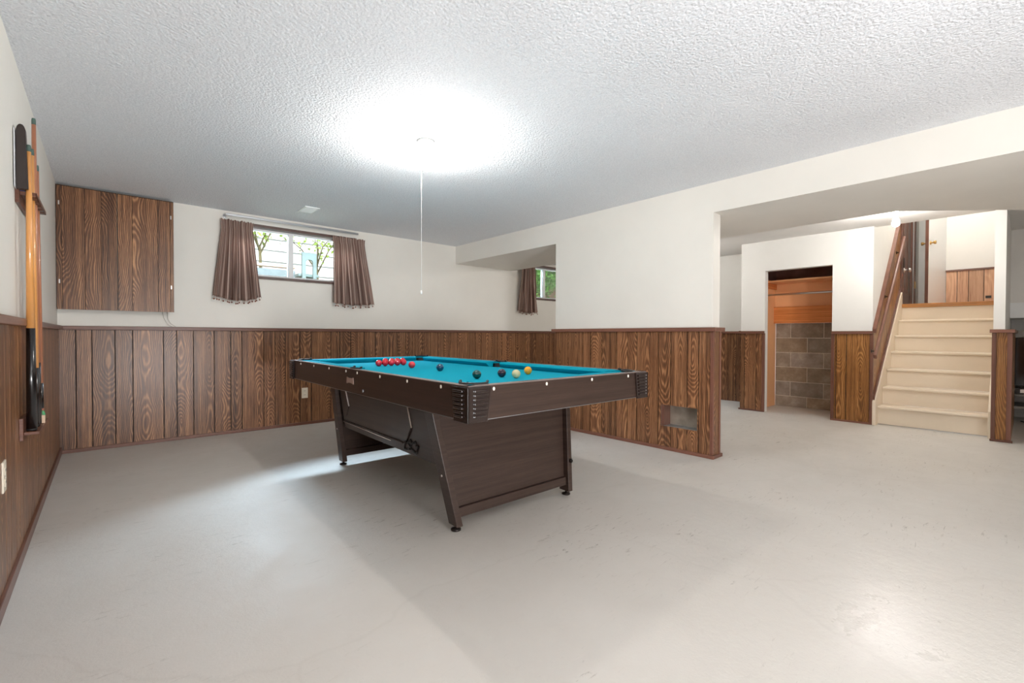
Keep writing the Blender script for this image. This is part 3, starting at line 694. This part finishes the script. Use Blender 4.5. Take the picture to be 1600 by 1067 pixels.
# slanted paneling and its trims on the left stair wall
sl = .872
SXA = 6.47
lo = lambda s: .29+sl*s
hi = lambda s: min(1.075+1.045*s, 3.6)
paneling('wood_paneling', wsl, (SXA, 1.17, 0), (1, 0, 0), (0, -1, 0), 1.55, lo, hi, seed=22, mat='walnut_lamplit')
def slant(m, x0, z0, x1, z1, y0, y1, hgt):
    m.hexa([(x0, y0, z0), (x1, y0, z1), (x1, y1, z1), (x0, y1, z0)], [(x0, y0, z0+hgt), (x1, y0, z1+hgt), (x1, y1, z1+hgt), (x0, y1, z0+hgt)], lambda co: (co.z-co.x, co.x), (.3, .4, .5, 1))
m = MB(); slant(m, SXA-.01, hi(0)-.04, SXA+1.55, hi(1.55)-.04, 1.135, 1.17, .05)
struct(m.build('trim_12', MAT['trim']))
m = MB(); slant(m, SXA-.01, lo(0)-.01, SXA+1.50, lo(1.50)-.01, 1.142, 1.165, .045)
struct(m.build('trim_13', MAT['trim']))
t = thing('handrail', (7.0, 1.10, 1.5), 'brown wooden handrail sloping up the left wall of the stairs', 'handrail')
ha, hb = Vector((6.24, 1.105, .77)), Vector((7.90, 1.105, 2.30))
m = MB(); m.bar(ha, hb, .032, .062); m.build('rail', MAT['trim'], t, .012, seg=3)
for f_ in (.08, .5, .9):
    p = ha.lerp(hb, f_); m = MB(); m.tube([p-Vector((0, 0, .02)), p+Vector((0, .03, -.06)), (p.x+.0, 1.162, p.z-.06)], .007, 8)
    m.lathe([(.02, 0), (.02, -.006)], (p.x, 1.162, p.z-.06), 12, 'y'); m.build('bracket', MAT['darkmetal'], t)

# landing: brown door on the left wall, open white door, pine paneling
d1 = struct(boxes('door_1', 'doorwood', [((8.03, 1.145, 1.427), (8.70, 1.168, 3.45)), ((8.12, 1.138, 1.6), (8.32, 1.146, 3.3)), ((8.41, 1.138, 1.6), (8.61, 1.146, 3.3))], None, .004))
boxes('door_casing', 'trim', [((8.70, 1.13, 1.427), (8.78, 1.168, 3.5)), ((8.86, 1.12, 1.427), (8.98, 1.168, 3.5))], d1, .003)
boxes('light_strip', 'vinyl', [((8.79, 1.128, 1.427), (8.85, 1.168, 3.5))], d1)
boxes('hinge', 'brass', [((8.86, 1.112, 1.70), (8.95, 1.12, 1.80))], d1)
m = MB(); m.lathe([(.034, 0), (.034, -.006), (.012, -.012), (.011, -.035), (.027, -.045), (.031, -.06), (.024, -.072), (.006, -.076)], (8.14, 1.139, 1.895), 20, 'y'); m.build('door_knob', MAT['chrome'], d1)
boxes('lock_plate', 'darkmetal', [((8.10, 1.134, 1.93), (8.17, 1.139, 2.06))], d1, .003)
hp, ep = Vector((9.0, .80, 0)), Vector((8.35, .915, 0)); dv = (ep-hp).normalized(); nv = Vector((-dv.y, dv.x, 0)); 
if nv.y > 0: nv = -nv
m = MB()
A = lambda p, d, zz: p+nv*d+Vector((0, 0, zz))
m.hexa([A(hp, 0, 1.435), A(ep, 0, 1.435), A(ep, -.036, 1.435), A(hp, -.036, 1.435)], [A(hp, 0, 3.45), A(ep, 0, 3.45), A(ep, -.036, 3.45), A(hp, -.036, 3.45)])
d2 = struct(m.build('door_2', MAT['vinyl']))
m = MB(); e2 = ep+dv*.002
m.hexa([A(ep, 0, 1.435), A(e2, 0, 1.435), A(e2, -.036, 1.435), A(ep, -.036, 1.435)], [A(ep, 0, 3.45), A(e2, 0, 3.45), A(e2, -.036, 3.45), A(ep, -.036, 3.45)]); m.build('door_edge', MAT['doorwood'], d2)
for sgn in (1, -1):
    b = ep-dv*.06+Vector((0, 0, 2.27)); st0 = b+nv*(.0 if sgn > 0 else -.036)
    m = MB(); m.tube([st0, st0+nv*sgn*.006, st0+nv*sgn*.007, st0+nv*sgn*.03, st0+nv*sgn*.04, st0+nv*sgn*.058, st0+nv*sgn*.062], [.026, .026, .01, .01, .022, .024, .012], 14); m.build('door_knob', MAT['brass'], d2)
wpn = bpy.data.objects['wall_landing']
paneling('pine_paneling', wpn, (9.0, .227, 0), (0, 1, 0), (-1, 0, 0), .57, 1.425, 1.915, mat='pine', seed=31, widths=[.09, .10, .15, .115])
struct(trimobj('trim_14', [((8.975, .227, 1.915), (9.0, .80, 1.94), 1)]))
boxes('wall_switch', 'slot', [((8.985, .345, 1.52), (8.992, .40, 1.555))])
tag(bpy.data.objects['wall_switch'], 'small dark plate low on the pine paneling at the landing', 'switch')

# ------------------------------------------------------------------ media shelf at the right edge
t = thing('media_shelf', (8.1, -.4, 0), 'grey board shelf unit in the recess right of the stair wall', 'shelf')
boxes('top_board', 'greyboard', [((7.95, -1.1, .99), (8.45, .13, 1.07))], t, .003)
boxes('middle_shelf', 'greyboard', [((7.92, -1.1, .305), (8.45, .13, .33))], t, .003)
boxes('lower_shelf', 'greyboard', [((7.92, -1.1, .16), (8.45, .13, .19))], t, .003)
for y in (-1.1, .11): boxes('side_board', 'greyboard', [((7.95, y, 0), (8.45, y+.02, .99))], t)
t = thing('television', (8.1, -.4, .33), 'black television screen standing on the grey shelf unit', 'television')
boxes('screen', 'screen', [((8.05, -1.05, .42), (8.09, .105, .985))], t, .004)
boxes('stand', 'plastic', [((8.0, -.55, .33), (8.15, -.25, .345)), ((8.05, -.42, .345), (8.09, -.38, .42))], t)
t = thing('disc_player', (8.0, -.1, .33), 'small dark player with silver front on the grey shelf unit', 'player')
boxes('case', 'plastic', [((7.96, -.2, .33), (8.045, .10, .40))], t, .003)
boxes('front', 'chrome', [((7.955, -.02, .345), (7.96, .06, .385))], t)
t = MB(); t.tube([(7.92, .05, .02), (7.85, -.02, .01), (7.8, -.2, .008), (7.9, -.4, .008), (8.0, -.6, .01)], .006, 8); tag(t.build('power_cable', MAT['rubber']), 'black cable lying on the floor below the grey shelf unit', 'cable')

# ------------------------------------------------------------------ cue rack on the left wall
t = thing('cue_rack', (XL, 3.22, 1.62), 'dark wooden wall rack in two pieces holding the cues on the left wall', 'cue rack')
boxes('upper_backboard', 'rackwood', [((XL, 2.99, 1.585), (XL+.014, 3.43, 1.68))], t, .002)
m = MB(); xs, xe = XL+.014, -.238
m.box((xs, 3.0, 1.622), (-.268, 3.43, 1.638))
yy = 3.0
CUE_Y = [3.035, 3.12, 3.205, 3.29, 3.375]
prev = 3.0
for y in CUE_Y: m.box((-.268, prev, 1.622), (xe+.01, y-.013, 1.638)); prev = y+.013
m.box((-.268, prev, 1.622), (xe+.01, 3.43, 1.638)); m.box((xe+.008, 3.0, 1.622), (xe+.012, 3.43, 1.638))
m.build('upper_shelf', MAT['rackwood'], t)
boxes('lower_backboard', 'rackwood', [((XL+.008, 2.94, .525), (XL+.022, 3.40, .625))], t, .002)
boxes('lower_shelf', 'rackwood', [((XL+.022, 2.95, .548), (-.222, 3.40, .562))], t, .002)
def cue(y, zt, r0, r1, body, butt, zsplit, label, x=-.25):
    zb = .563; t = thing('pool_cue', (x, y, zb), label, 'pool cue', 'cues standing in the wall rack')
    rr = lambda z_: r0+(r1-r0)*(z_-zb)/(zt-zb)
    m = MB(); m.tube([(x, y, zsplit), (x, y, zt-.03)], [rr(zsplit), rr(zt-.03)], 14); m.build('shaft', MAT[body], t)
    m = MB(); m.tube([(x, y, zb+.01), (x, y, zsplit)], [r0, rr(zsplit)+.0003], 14); m.build('butt', MAT[butt], t)
    m = MB(); m.tube([(x, y, zb), (x, y, zb+.01)], [r0*.9, r0], 14); m.build('bumper', MAT['rubber'], t)
    m = MB(); m.tube([(x, y, zt-.03), (x, y, zt-.008), (x, y, zt)], [rr(zt-.03), r1, r1*.8], 14); m.build('tip', MAT['cue_tip'], t)
cue(2.985, 1.845, .0185, .0085, 'cue_wood', 'cue_black', 1.025, 'honey maple cue with long black butt, nearest in the wall rack')
cue(3.10, 1.862, .0165, .0065, 'cue_wood', 'cue_black', .84, 'honey maple cue just behind the nearest one, same height', -.248)
cue(3.19, 2.035, .0165, .0078, 'cue_red', 'cue_black', .86, 'reddish brown cue, tallest of those in the wall rack', -.249)
cue(3.335, 1.85, .0155, .0065, 'cue_red', 'cue_black', .75, 'thin reddish cue, farthest and shortest in the wall rack', -.25)
t = thing('ball_box', (-.27, 3.02, 1.64), 'black rounded plastic case standing upright on the upper wall rack', 'case')
m = MB(); pf = [(-.288, 1.640), (-.249, 1.640), (-.256, 1.89)]+[(-.271+.0155*cos(a), 1.89+.035*sin(a)) for a in [pi*i/8 for i in range(1, 8)]]+[(-.288, 1.89)]
m.prism(pf, 'y', 2.955, 3.00); m.build('shell', MAT['plastic'], t, .004)
m = MB(); m.prism([(-.286, 1.64), (-.252, 1.64), (-.262, 1.82), (-.286, 1.86)], 'y', 3.00, 3.02); m.build('card_label', MAT['blue_card'], t)
m = MB(); m.prism([(-.290, 1.64), (-.2885, 1.64), (-.2885, 1.895), (-.290, 1.895)], 'y', 2.93, 3.02); m.build('pale_edge', MAT['vinyl'], t)
CH = 'small chalks on the lower wall rack'
m = MB(); m.box((-.245, 3.20, .5625), (-.223, 3.222, .60)); tag(m.build('chalk', MAT['chalk'], None, .002), 'beige chalk block on the lower wall rack', 'chalk')
t = thing('chalk_bottle', (-.24, 3.30, .5625), 'small green and black bottle with red cap on the lower wall rack', 'bottle')
m = MB(); m.lathe([(.010, 0), (.010, .035), (.006, .045), (.006, .05)], (-.238, 3.30, .5625), 12); m.build('bottle', MAT['green_pl'], t)
m = MB(); m.lathe([(.007, .05), (.007, .062)], (-.238, 3.30, .5625), 12); m.build('cap', MAT['fringe'], t)

# ------------------------------------------------------------------ pool table
TC, TRZ = Vector((1.758, 2.771, 0)), -.0180
HX, HY, ZT_, ZA, ZC = .6325, 1.2725, .790, .6466, .752
pt_ = thing('pool_table', TC, 'large pool table with blue cloth and dark brown laminate frame', 'pool table', rz=TRZ)
def tl(X, Y, zz=0):   # world -> table-local
    d = Vector((X, Y, 0))-TC; c, s_ = cos(-TRZ), sin(-TRZ); return Vector((d.x*c-d.y*s_, d.x*s_+d.y*c, zz))
T = dict(parent=pt_, local=True)
# aprons
TH = .028
for (a, b) in (((-HX, -HY+.0, ZA), (-HX+TH, HY, ZT_-.002)), ((HX-TH, -HY, ZA), (HX, HY, ZT_-.002)), ((-HX+TH, -HY, ZA), (HX-TH, -HY+TH, ZT_-.002)), ((-HX+TH, HY-TH, ZA), (HX-TH, HY, ZT_-.002))):
    m = MB(); m.box(a, b); m.build('apron', MAT['laminate'], bevel=.002, **T)
# thin bright edge under the aprons
m = MB()
for s_ in (-1, 1): m.box((s_*(HX-.004), -HY, ZA-.003), (s_*HX, HY, ZA)); m.box((-HX, s_*(HY-.004), ZA-.003), (HX, s_*HY, ZA))
m.build('edge_strip', MAT['alu'], **T)
# rail top with pocket cut-outs
a_, b_ = HX-.095, HY-.095; PR = .058
pockets = [(a_-.004, b_-.004), (-(a_-.004), b_-.004), (-(a_-.004), -(b_-.004)), (a_-.004, -(b_-.004)), (a_+.018, 0), (-(a_+.018), 0)]
def loop_pts(bulge):
    # walk the rectangle (a_, b_) counter-clockwise, bulging around pockets
    pts = []
    def arc(c, r, a0, a1, n=12):
        return [(c[0]+r*cos(a0+(a1-a0)*i/n), c[1]+r*sin(a0+(a1-a0)*i/n)) for i in range(n+1)]
    A0 = math.acos(max(-1, min(1, (a_-(a_+.018))/PR)))
    for q in range(4):
        ang = q*pi/2
        pass
    def side(sx):    # right side arc centre (sx*(a_+.018), 0)
        th = math.asin(min(1, sqrt(max(0, PR**2-.018**2))/PR))
        if bulge:
            base = arc((a_+.018, 0), PR, -(pi-th), (pi-th), 16)
        else:
            base = arc((a_+.018, 0), PR, -(pi-th), -(pi+th)+0, 10)
        return base if sx > 0 else [(-x, -y) for x, y in base]
    def corner(sx, sy):
        c = (a_-.004, b_-.004); k = math.acos(.004/PR)
        if bulge: base = arc(c, PR, -k, pi/2+k, 16)
        else: base = arc(c, PR, -k, -(3*pi/2-k), 12)
        out = [(x*sx, y*sy) for x, y in base]
        return out if sx*sy > 0 else out[::-1]
    pts += side(1)+corner(1, 1)+corner(-1, 1)+side(-1)+corner(-1, -1)+corner(1, -1)
    return pts
inner = loop_pts(True)
def outer_of(p):
    x, y = p
    if abs(abs(x)-a_) < .07 and abs(y) < b_-.09: return (math.copysign(HX, x), y)
    if abs(abs(y)-b_) < .07 and abs(x) < a_-.09: return (x, math.copysign(HY, y))
    k = min(HX/max(abs(x), 1e-6), HY/max(abs(y), 1e-6))
    # corner zone: project from the pocket centre
    cx_, cy_ = math.copysign(a_-.06, x), math.copysign(b_-.06, y); dx, dy = x-cx_, y-cy_
    t1 = (math.copysign(HX, x)-cx_)/dx if dx*x > 0 else 1e9; t2 = (math.copysign(HY, y)-cy_)/dy if dy*y > 0 else 1e9
    tt = min(t1, t2); return (cx_+dx*tt, cy_+dy*tt)
outr = [(x*(HX-.004)/HX, y*(HY-.004)/HY) for x, y in (outer_of(p) for p in inner)]
m = MB(); n = len(inner)
top_i = [m.bm.verts.new((x, y, ZT_)) for x, y in inner]; top_o = [m.bm.verts.new((x, y, ZT_)) for x, y in outr]
bot_i = [m.bm.verts.new((x, y, ZT_-.014)) for x, y in inner]; bot_o = [m.bm.verts.new((x, y, ZT_-.014)) for x, y in outr]
for i in range(n):
    j = (i+1) % n
    for q in ((top_i[i], top_i[j], top_o[j], top_o[i]), (bot_o[i], bot_o[j], bot_i[j], bot_i[i]), (top_o[i], top_o[j], bot_o[j], bot_o[i]), (bot_i[i], bot_i[j], top_i[j], top_i[i])):
        try: m.bm.faces.new(q)
        except Exception: pass
bmesh.ops.remove_doubles(m.bm, verts=m.bm.verts, dist=1e-5)
m.build('rail_top', MAT['felt'], **T)
m = MB()
for s_ in (-1, 1): m.box((s_*(HX-.034), -HY, ZT_-.0025), (s_*(HX+.002), HY, ZT_+.0015)); m.box((-HX, s_*(HY-.034), ZT_-.0025), (HX, s_*(HY+.002), ZT_+.0015))
m.build('rail_edge', MAT['rail'], **T)
# bed
bp = loop_pts(False); m = MB(); m.prism(bp, 'z', ZC-.03, ZC); m.build('playing_surface', MAT['felt'], **T)
# cushions
CW = .046
def cushion(p, q, inn):
    p, q, inn = Vector(p), Vector(q), Vector(inn); d = (q-p).normalized()
    sec = [(0, ZT_-.001, 0), (CW*.8, ZT_-.002, .8), (CW, ZT_-.010, 1), (CW*.9, ZT_-.018, .9), (CW*.5, ZC, .5), (0, ZC, 0)]
    m = MB(); A_, B_ = [], []
    for w_, zz, k in sec:
        sh = CW*k*.75
        A_.append(m.bm.verts.new((*(p+inn*w_+d*sh), zz))); B_.append(m.bm.verts.new((*(q+inn*w_-d*sh), zz)))
    for i in range(6): m.bm.faces.new((A_[i], A_[(i+1) % 6], B_[(i+1) % 6], B_[i]))
    m.bm.faces.new(A_[::-1]); m.bm.faces.new(B_); m.build('cushion', MAT['felt'], **T)
c0, s0 = .062, .052
for sx in (-1, 1):
    cushion((sx*a_, -b_+c0), (sx*a_, -s0), (-sx, 0)); cushion((sx*a_, s0), (sx*a_, b_-c0), (-sx, 0))
for sy in (-1, 1): cushion((-a_+c0, sy*b_), (a_-c0, sy*b_), (0, -sy))
# pockets
for (x, y) in pockets:
    m = MB(); m.lathe([(PR+.001, ZT_+.002), (PR+.001, .66), (PR*.7, .65)], (x, y, 0), 24, cap=False)
    g = bmesh.ops.contextual_create if False else None
    # remove the wall facing the bed above the cloth
    dl = []
    for f in m.bm.faces:
        c = f.calc_center_median(); v = Vector((c.x-x, c.y-y))
        tc = Vector((-x, -y if abs(y) > .1 else 0)).normalized()
        if v.length > .01 and v.normalized().dot(tc) > -.05: dl.append(f)
    bmesh.ops.delete(m.bm, geom=dl, context='FACES')
    m.lathe([(PR, .655), (PR*.98, .65)], (x, y, 0), 24)
    po = m.build('pocket', MAT['rubber'], **T)
    oa = atan2(y, x) if abs(y) > .1 else (0 if x > 0 else pi)
    if abs(y) > .1: oa = atan2(math.copysign(1, y), math.copysign(1, x))
    m = MB(); w2 = 1.75 if abs(y) > .1 else 1.3
    m.tube([(x+(PR+.002)*cos(oa+w2*k/10), y+(PR+.002)*sin(oa+w2*k/10), ZT_+.002+(.006 if abs(k) > 8 else 0)) for k in range(-10, 11)], .0065, 8); m.build('pocket_lip', MAT['rubber'], po, local=True)
# corner castings
for sx in (-1, 1):
    for sy in (-1, 1):
        m = MB(); o_ = .010
        def face_plate(ax):
            wt, wbm = (.112, .094)
            if ax == 'x':   # on the long side face
                P_ = lambda s_, zz, d: (sx*(HX+d), sy*(HY-s_), zz)
            else:
                P_ = lambda s_, zz, d: (sx*(HX-s_), sy*(HY+d), zz)
            m.hexa([P_(-o_, ZA-.008, -.002), P_(wbm, ZA-.008, -.002), P_(wbm, ZA-.008, o_), P_(-o_, ZA-.008, o_)],
                   [P_(-o_, ZT_-.004, -.002), P_(wt, ZT_-.004, -.002), P_(wt, ZT_-.004, o_), P_(-o_, ZT_-.004, o_)])
            for k in range(7):
                zz = ZA+.012+k*.0175; t_ = (zz-ZA)/(ZT_-ZA); wd = .088+.015*t_
                a = P_(.022, zz, o_); b = P_(wd-.006, zz+.010, o_+.007); m.box(a, b)
        face_plate('x'); face_plate('y')
        cc = m.build('corner_cap', MAT['plastic'], bevel=.0025, **T)
        m = MB()
        for k in range(7):
            p = Vector((sx*(HX-.018), sy*(HY+.0145), ZA+.018+k*.0175)); m.ball(p, .0028, 8, 6)
        m.build('stud_row', MAT['alu'], cc, local=True)
# sights
for Y in (3.918, 3.587, 3.254, 2.934, 2.748, 2.419, 2.093, 1.766):
    yl = (Y*.9545)-TC.y+.02
    for sx in (-1, 1):
        m = MB(); m.lathe([(.0064, -.002), (.0064, .0022), (.0045, .003)], (0, 0, 0), 14, 'x')
        bmesh.ops.scale(m.bm, vec=(1, .9, 1.25), verts=m.bm.verts)
        bmesh.ops.translate(m.bm, vec=(0, 0, 0), verts=m.bm.verts)
        if sx < 0: bmesh.ops.scale(m.bm, vec=(-1, 1, 1), verts=m.bm.verts)
        bmesh.ops.translate(m.bm, vec=(sx*HX, yl, .772), verts=m.bm.verts); m.build('sight', MAT['pearl'], **T)
for X in (1.302, 1.633, 1.978, 2.307):
    xl_ = X*.9545-TC.x+.015
    for sy in (-1, 1):
        m = MB(); m.lathe([(.0064, -.002), (.0064, .0022), (.0045, .003)], (0, 0, 0), 14, 'y')
        bmesh.ops.scale(m.bm, vec=(.9, sy, 1.25), verts=m.bm.verts); bmesh.ops.translate(m.bm, vec=(xl_, sy*HY, .772), verts=m.bm.verts); m.build('sight', MAT['pearl'], **T)
# nameplate (plain, wavy outline) and its small stud
yl = 2.862*.9545-TC.y+.02
m = MB(); pl = [(yl-.055, .700), (yl-.05, .738), (yl-.02, .733), (yl+.02, .733), (yl+.05, .738), (yl+.055, .700), (yl+.05, .6985), (yl+.02, .704), (yl-.02, .704), (yl-.05, .6985)]
m.prism(pl, 'x', -HX-.003, -HX+.001); m.build('nameplate', MAT['plate'], **T)
m = MB(); m.box((-HX-.003, yl-.195, .665), (-HX+.001, yl-.189, .680)); m.build('lock_stud', MAT['alu'], **T)
# legs: splayed boards
LZ0 = .028
legs = {}
for sx in (-1, 1):
    for sy, vf, vt in ((-1, -.842, -.757), (1, .715, .675)):
        xf, xt = (sx*.42, sx*.478) if sx > 0 else (-.405, -.525 if sy < 0 else -.492)
        m = MB(); hw, ht_ = .040, .018
        m.hexa([(xf-ht_, vf-hw, LZ0), (xf+ht_, vf-hw, LZ0), (xf+ht_, vf+hw, LZ0), (xf-ht_, vf+hw, LZ0)],
               [(xt-ht_, vt-hw, ZA+.06), (xt+ht_, vt-hw, ZA+.06), (xt+ht_, vt+hw, ZA+.06), (xt-ht_, vt+hw, ZA+.06)])
        lg = m.build('leg', MAT['laminate'], bevel=.003, **T)
        m = MB(); m.lathe([(.026, .002), (.026, .010), (.012, .014), (.006, .016), (.006, .03)], (xf, vf, 0), 16); m.build('foot', MAT['darkmetal'], lg, local=True)
        for zz in (.615, .285):
            k = (zz-LZ0)/(ZA+.06-LZ0); px, py = xf+(xt-xf)*k+sx*ht_, vf+(vt-vf)*k
            m = MB(); m.lathe([(.006, 0), (.006, .003)], (px, py, zz), 10, 'x'); 
            if sx < 0: bmesh.ops.translate(m.bm, verts=m.bm.verts, vec=(-.003, 0, 0))
            m.build('bolt', MAT['chrome'], lg, local=True)
        if sx > 0 and sy < 0:
            m = MB(); m.tube([(xf+.022, vf-.02, .20), (xf+.022, vf-.02, .225)], .009, 10); m.box((xf+.01, vf-.03, .205), (xf+.03, vf+.02, .218)); m.build('bracket', MAT['darkmetal'], lg, local=True)
# long side panels
for sx in (-1, 1):
    m = MB(); f_ = lambda zz: sx*((.42 if sx > 0 else .405)+(.058 if sx > 0 else .095)*(zz-LZ0)/(ZA+.06-LZ0)-.012)
    z0_, z1_ = .31, ZA+.04
    def q(y, zz, d): return (f_(zz)-sx*d, y, zz)
    m.hexa([q(-.72, z0_, .018), q(.60, z0_, .018), q(.60, z0_, 0), q(-.72, z0_, 0)], [q(-.69, z1_, .018), q(.60, z1_, .018), q(.60, z1_, 0), q(-.69, z1_, 0)])
    sp = m.build('side_panel', MAT['laminate'], **T)
    if sx < 0:
        F_ = lambda Y, zz: (f_(zz)-.003, Y-TC.y, zz)
        sc = 1.0
        def ln(pp, wd, mat, nm):
            m = MB()
            for a, b in zip(pp[:-1], pp[1:]):
                m.bar(F_(*a), F_(*b), .004, wd, up=(1, 0, 0)) if False else m.tube([F_(*a), F_(*b)], wd/2, 6)
            m.build(nm, MAT[mat], sp, local=True)
        ln([(3.247, .60), (3.225, .487)], .008, 'silver', 'chrome_inlay'); ln([(2.318, .60), (2.300, .475)], .009, 'silver', 'chrome_inlay')
        ln([(3.225, .487), (3.295, .41)], .004, 'plastic', 'dark_inlay'); ln([(2.300, .475), (2.395, .368)], .010, 'plastic', 'dark_inlay')
        ln([(3.38, .366), (2.43, .366)], .010, 'plastic', 'dark_inlay'); ln([(3.38, .353), (2.60, .348)], .005, 'silver', 'chrome_inlay')
        # crown emblem
        cr = [(330, 660), (410, 400), (470, 470), (600, 350), (640, 480), (765, 410), (765, 560), (865, 560), (790, 700), (760, 820), (590, 670), (470, 660)]
        def cw(p):   # emblem drawing -> side plane (metres)
            px, py = 620+p[0]/21.33, 670+p[1]/21.33
            d = F+Rv*((px-800)/FPX)-Uv*((py-533.5)/FPX); tt = 1.325/d.x; w_ = Vector((0, 0, 1))+d*tt
            return (w_.y, w_.z)
        cp = [cw(p) for p in cr]
        m = MB()
        for a, b in zip(cp, cp[1:]+cp[:1]): m.tube([F_(*a), F_(*b)], .0058, 6)
        for a, b in (((470, 470), (570, 600)), ((640, 480), (570, 600)), ((570, 600), (590, 670))):
            m.tube([F_(*cw(a)), F_(*cw(b))], .003, 6)
        m.build('crown_emblem', MAT['rubber'], sp, local=True)
# end panels with bottom rails
for sy, vf, vt in ((-1, -.842, -.757), (1, .715, .675)):
    m = MB(); g_ = lambda zz: vf+(vt-vf)*(zz-LZ0)/(ZA+.06-LZ0)
    def q(x, zz, d): return (x, g_(zz)+d, zz)
    m.hexa([q(-.40, .11, -.009), q(.40, .11, -.009), q(.40, .11, .009), q(-.40, .11, .009)], [q(-.50, ZA+.04, -.009), q(.455, ZA+.04, -.009), q(.455, ZA+.04, .009), q(-.50, ZA+.04, .009)])
    ep_ = m.build('end_panel', MAT['laminate'], **T)
    m = MB(); m.hexa([q(-.395, .07, -.03), q(.395, .07, -.03), q(.395, .07, .03), q(-.395, .07, .03)], [q(-.40, .118, -.03), q(.40, .118, -.03), q(.40, .118, .03), q(-.40, .118, .03)])
    m.build('bottom_rail', MAT['laminate'], bevel=.003, **T)
m = MB(); m.box((-.42, -.70, ZA+.01), (.42, .62, ZA+.03)); m.box((-HX+.03, -HY+.03, ZA+.035), (HX-.03, HY-.03, ZA+.045)); m.build('underframe', MAT['laminate'], **T)

# ------------------------------------------------------------------ balls
BR = .0252
def ball_mat(nm, col): 
    return simple(nm, col, .08, spec=.6, coat=.4)
BM = dict(red=ball_mat('red_ball', srgb(206, 20, 44)), pink=ball_mat('faded_red_ball', srgb(222, 52, 62)), blue=ball_mat('blue_ball', srgb(16, 66, 96)), green=ball_mat('green_ball', srgb(8, 74, 70)),
          dark=ball_mat('dark_ball', srgb(44, 28, 52)), cream=ball_mat('cream_ball', srgb(222, 208, 160)), yellow=ball_mat('yellow_ball', srgb(240, 166, 30)))
def mk(mat):
    m = MB(); m.ball((0, 0, 0), BR, 28, 18); return m.build('billiard_ball', BM[mat])
def at(px, py, zz):
    d = F+Rv*((px-800)/FPX)-Uv*((py-533.5)/FPX); return Vector((0, 0, 1))+d*((zz-1)/d.z)
ZB = ZC+BR+.0005
red = mk('red')
# two rows of touching reds, then the loose balls
c1, c5 = at(591.9, 567.3, ZB), at(627, 566.0, ZB); c5 = c1+(c5-c1).normalized()*BR*2.02*4.05
dr = (c5-c1)/4; pr = Vector((-dr.y, dr.x, 0)).normalized()
NM = ['leftmost', 'second from the left', 'middle', 'second from the right', 'rightmost']
first = True
for k in range(5):
    p = c1+dr*k
    if k == 0: o = red
    else: o = red.copy(); COL.objects.link(o)
    o.location = p; tag(o, 'red ball, '+NM[k]+' in the front row of the red cluster', 'ball', 'billiard balls on the table')
for k in range(4):
    o = red.copy(); COL.objects.link(o); o.location = at((602.0, 612.0, 620.5, 629.0)[k], (564.3, 564.1, 563.8, 563.6)[k], ZB)
    tag(o, 'red ball, '+['leftmost', 'second from the left', 'second from the right', 'rightmost'][k]+' in the back row of the red cluster', 'ball', 'billiard balls on the table')
for mat, px, py, lab in (('pink', 643.5, 569.8, 'lone red ball just right of the red cluster on the cloth'), ('blue', 687.5, 574.2, 'dark blue ball in the middle of the blue cloth'),
    ('green', 745, 585, 'dark green ball nearest the front corner pocket'), ('dark', 784, 582.8, 'dark purplish ball between the green and the cream ball'),
    ('cream', 806.5, 584, 'cream cue ball beside the yellow ball'), ('yellow', 825, 578.8, 'yellow orange ball, rightmost on the cloth')):
    o = mk(mat); o.location = at(px, py, ZB); tag(o, lab, 'ball', 'billiard balls on the table')
bpy.context.view_layer.update()
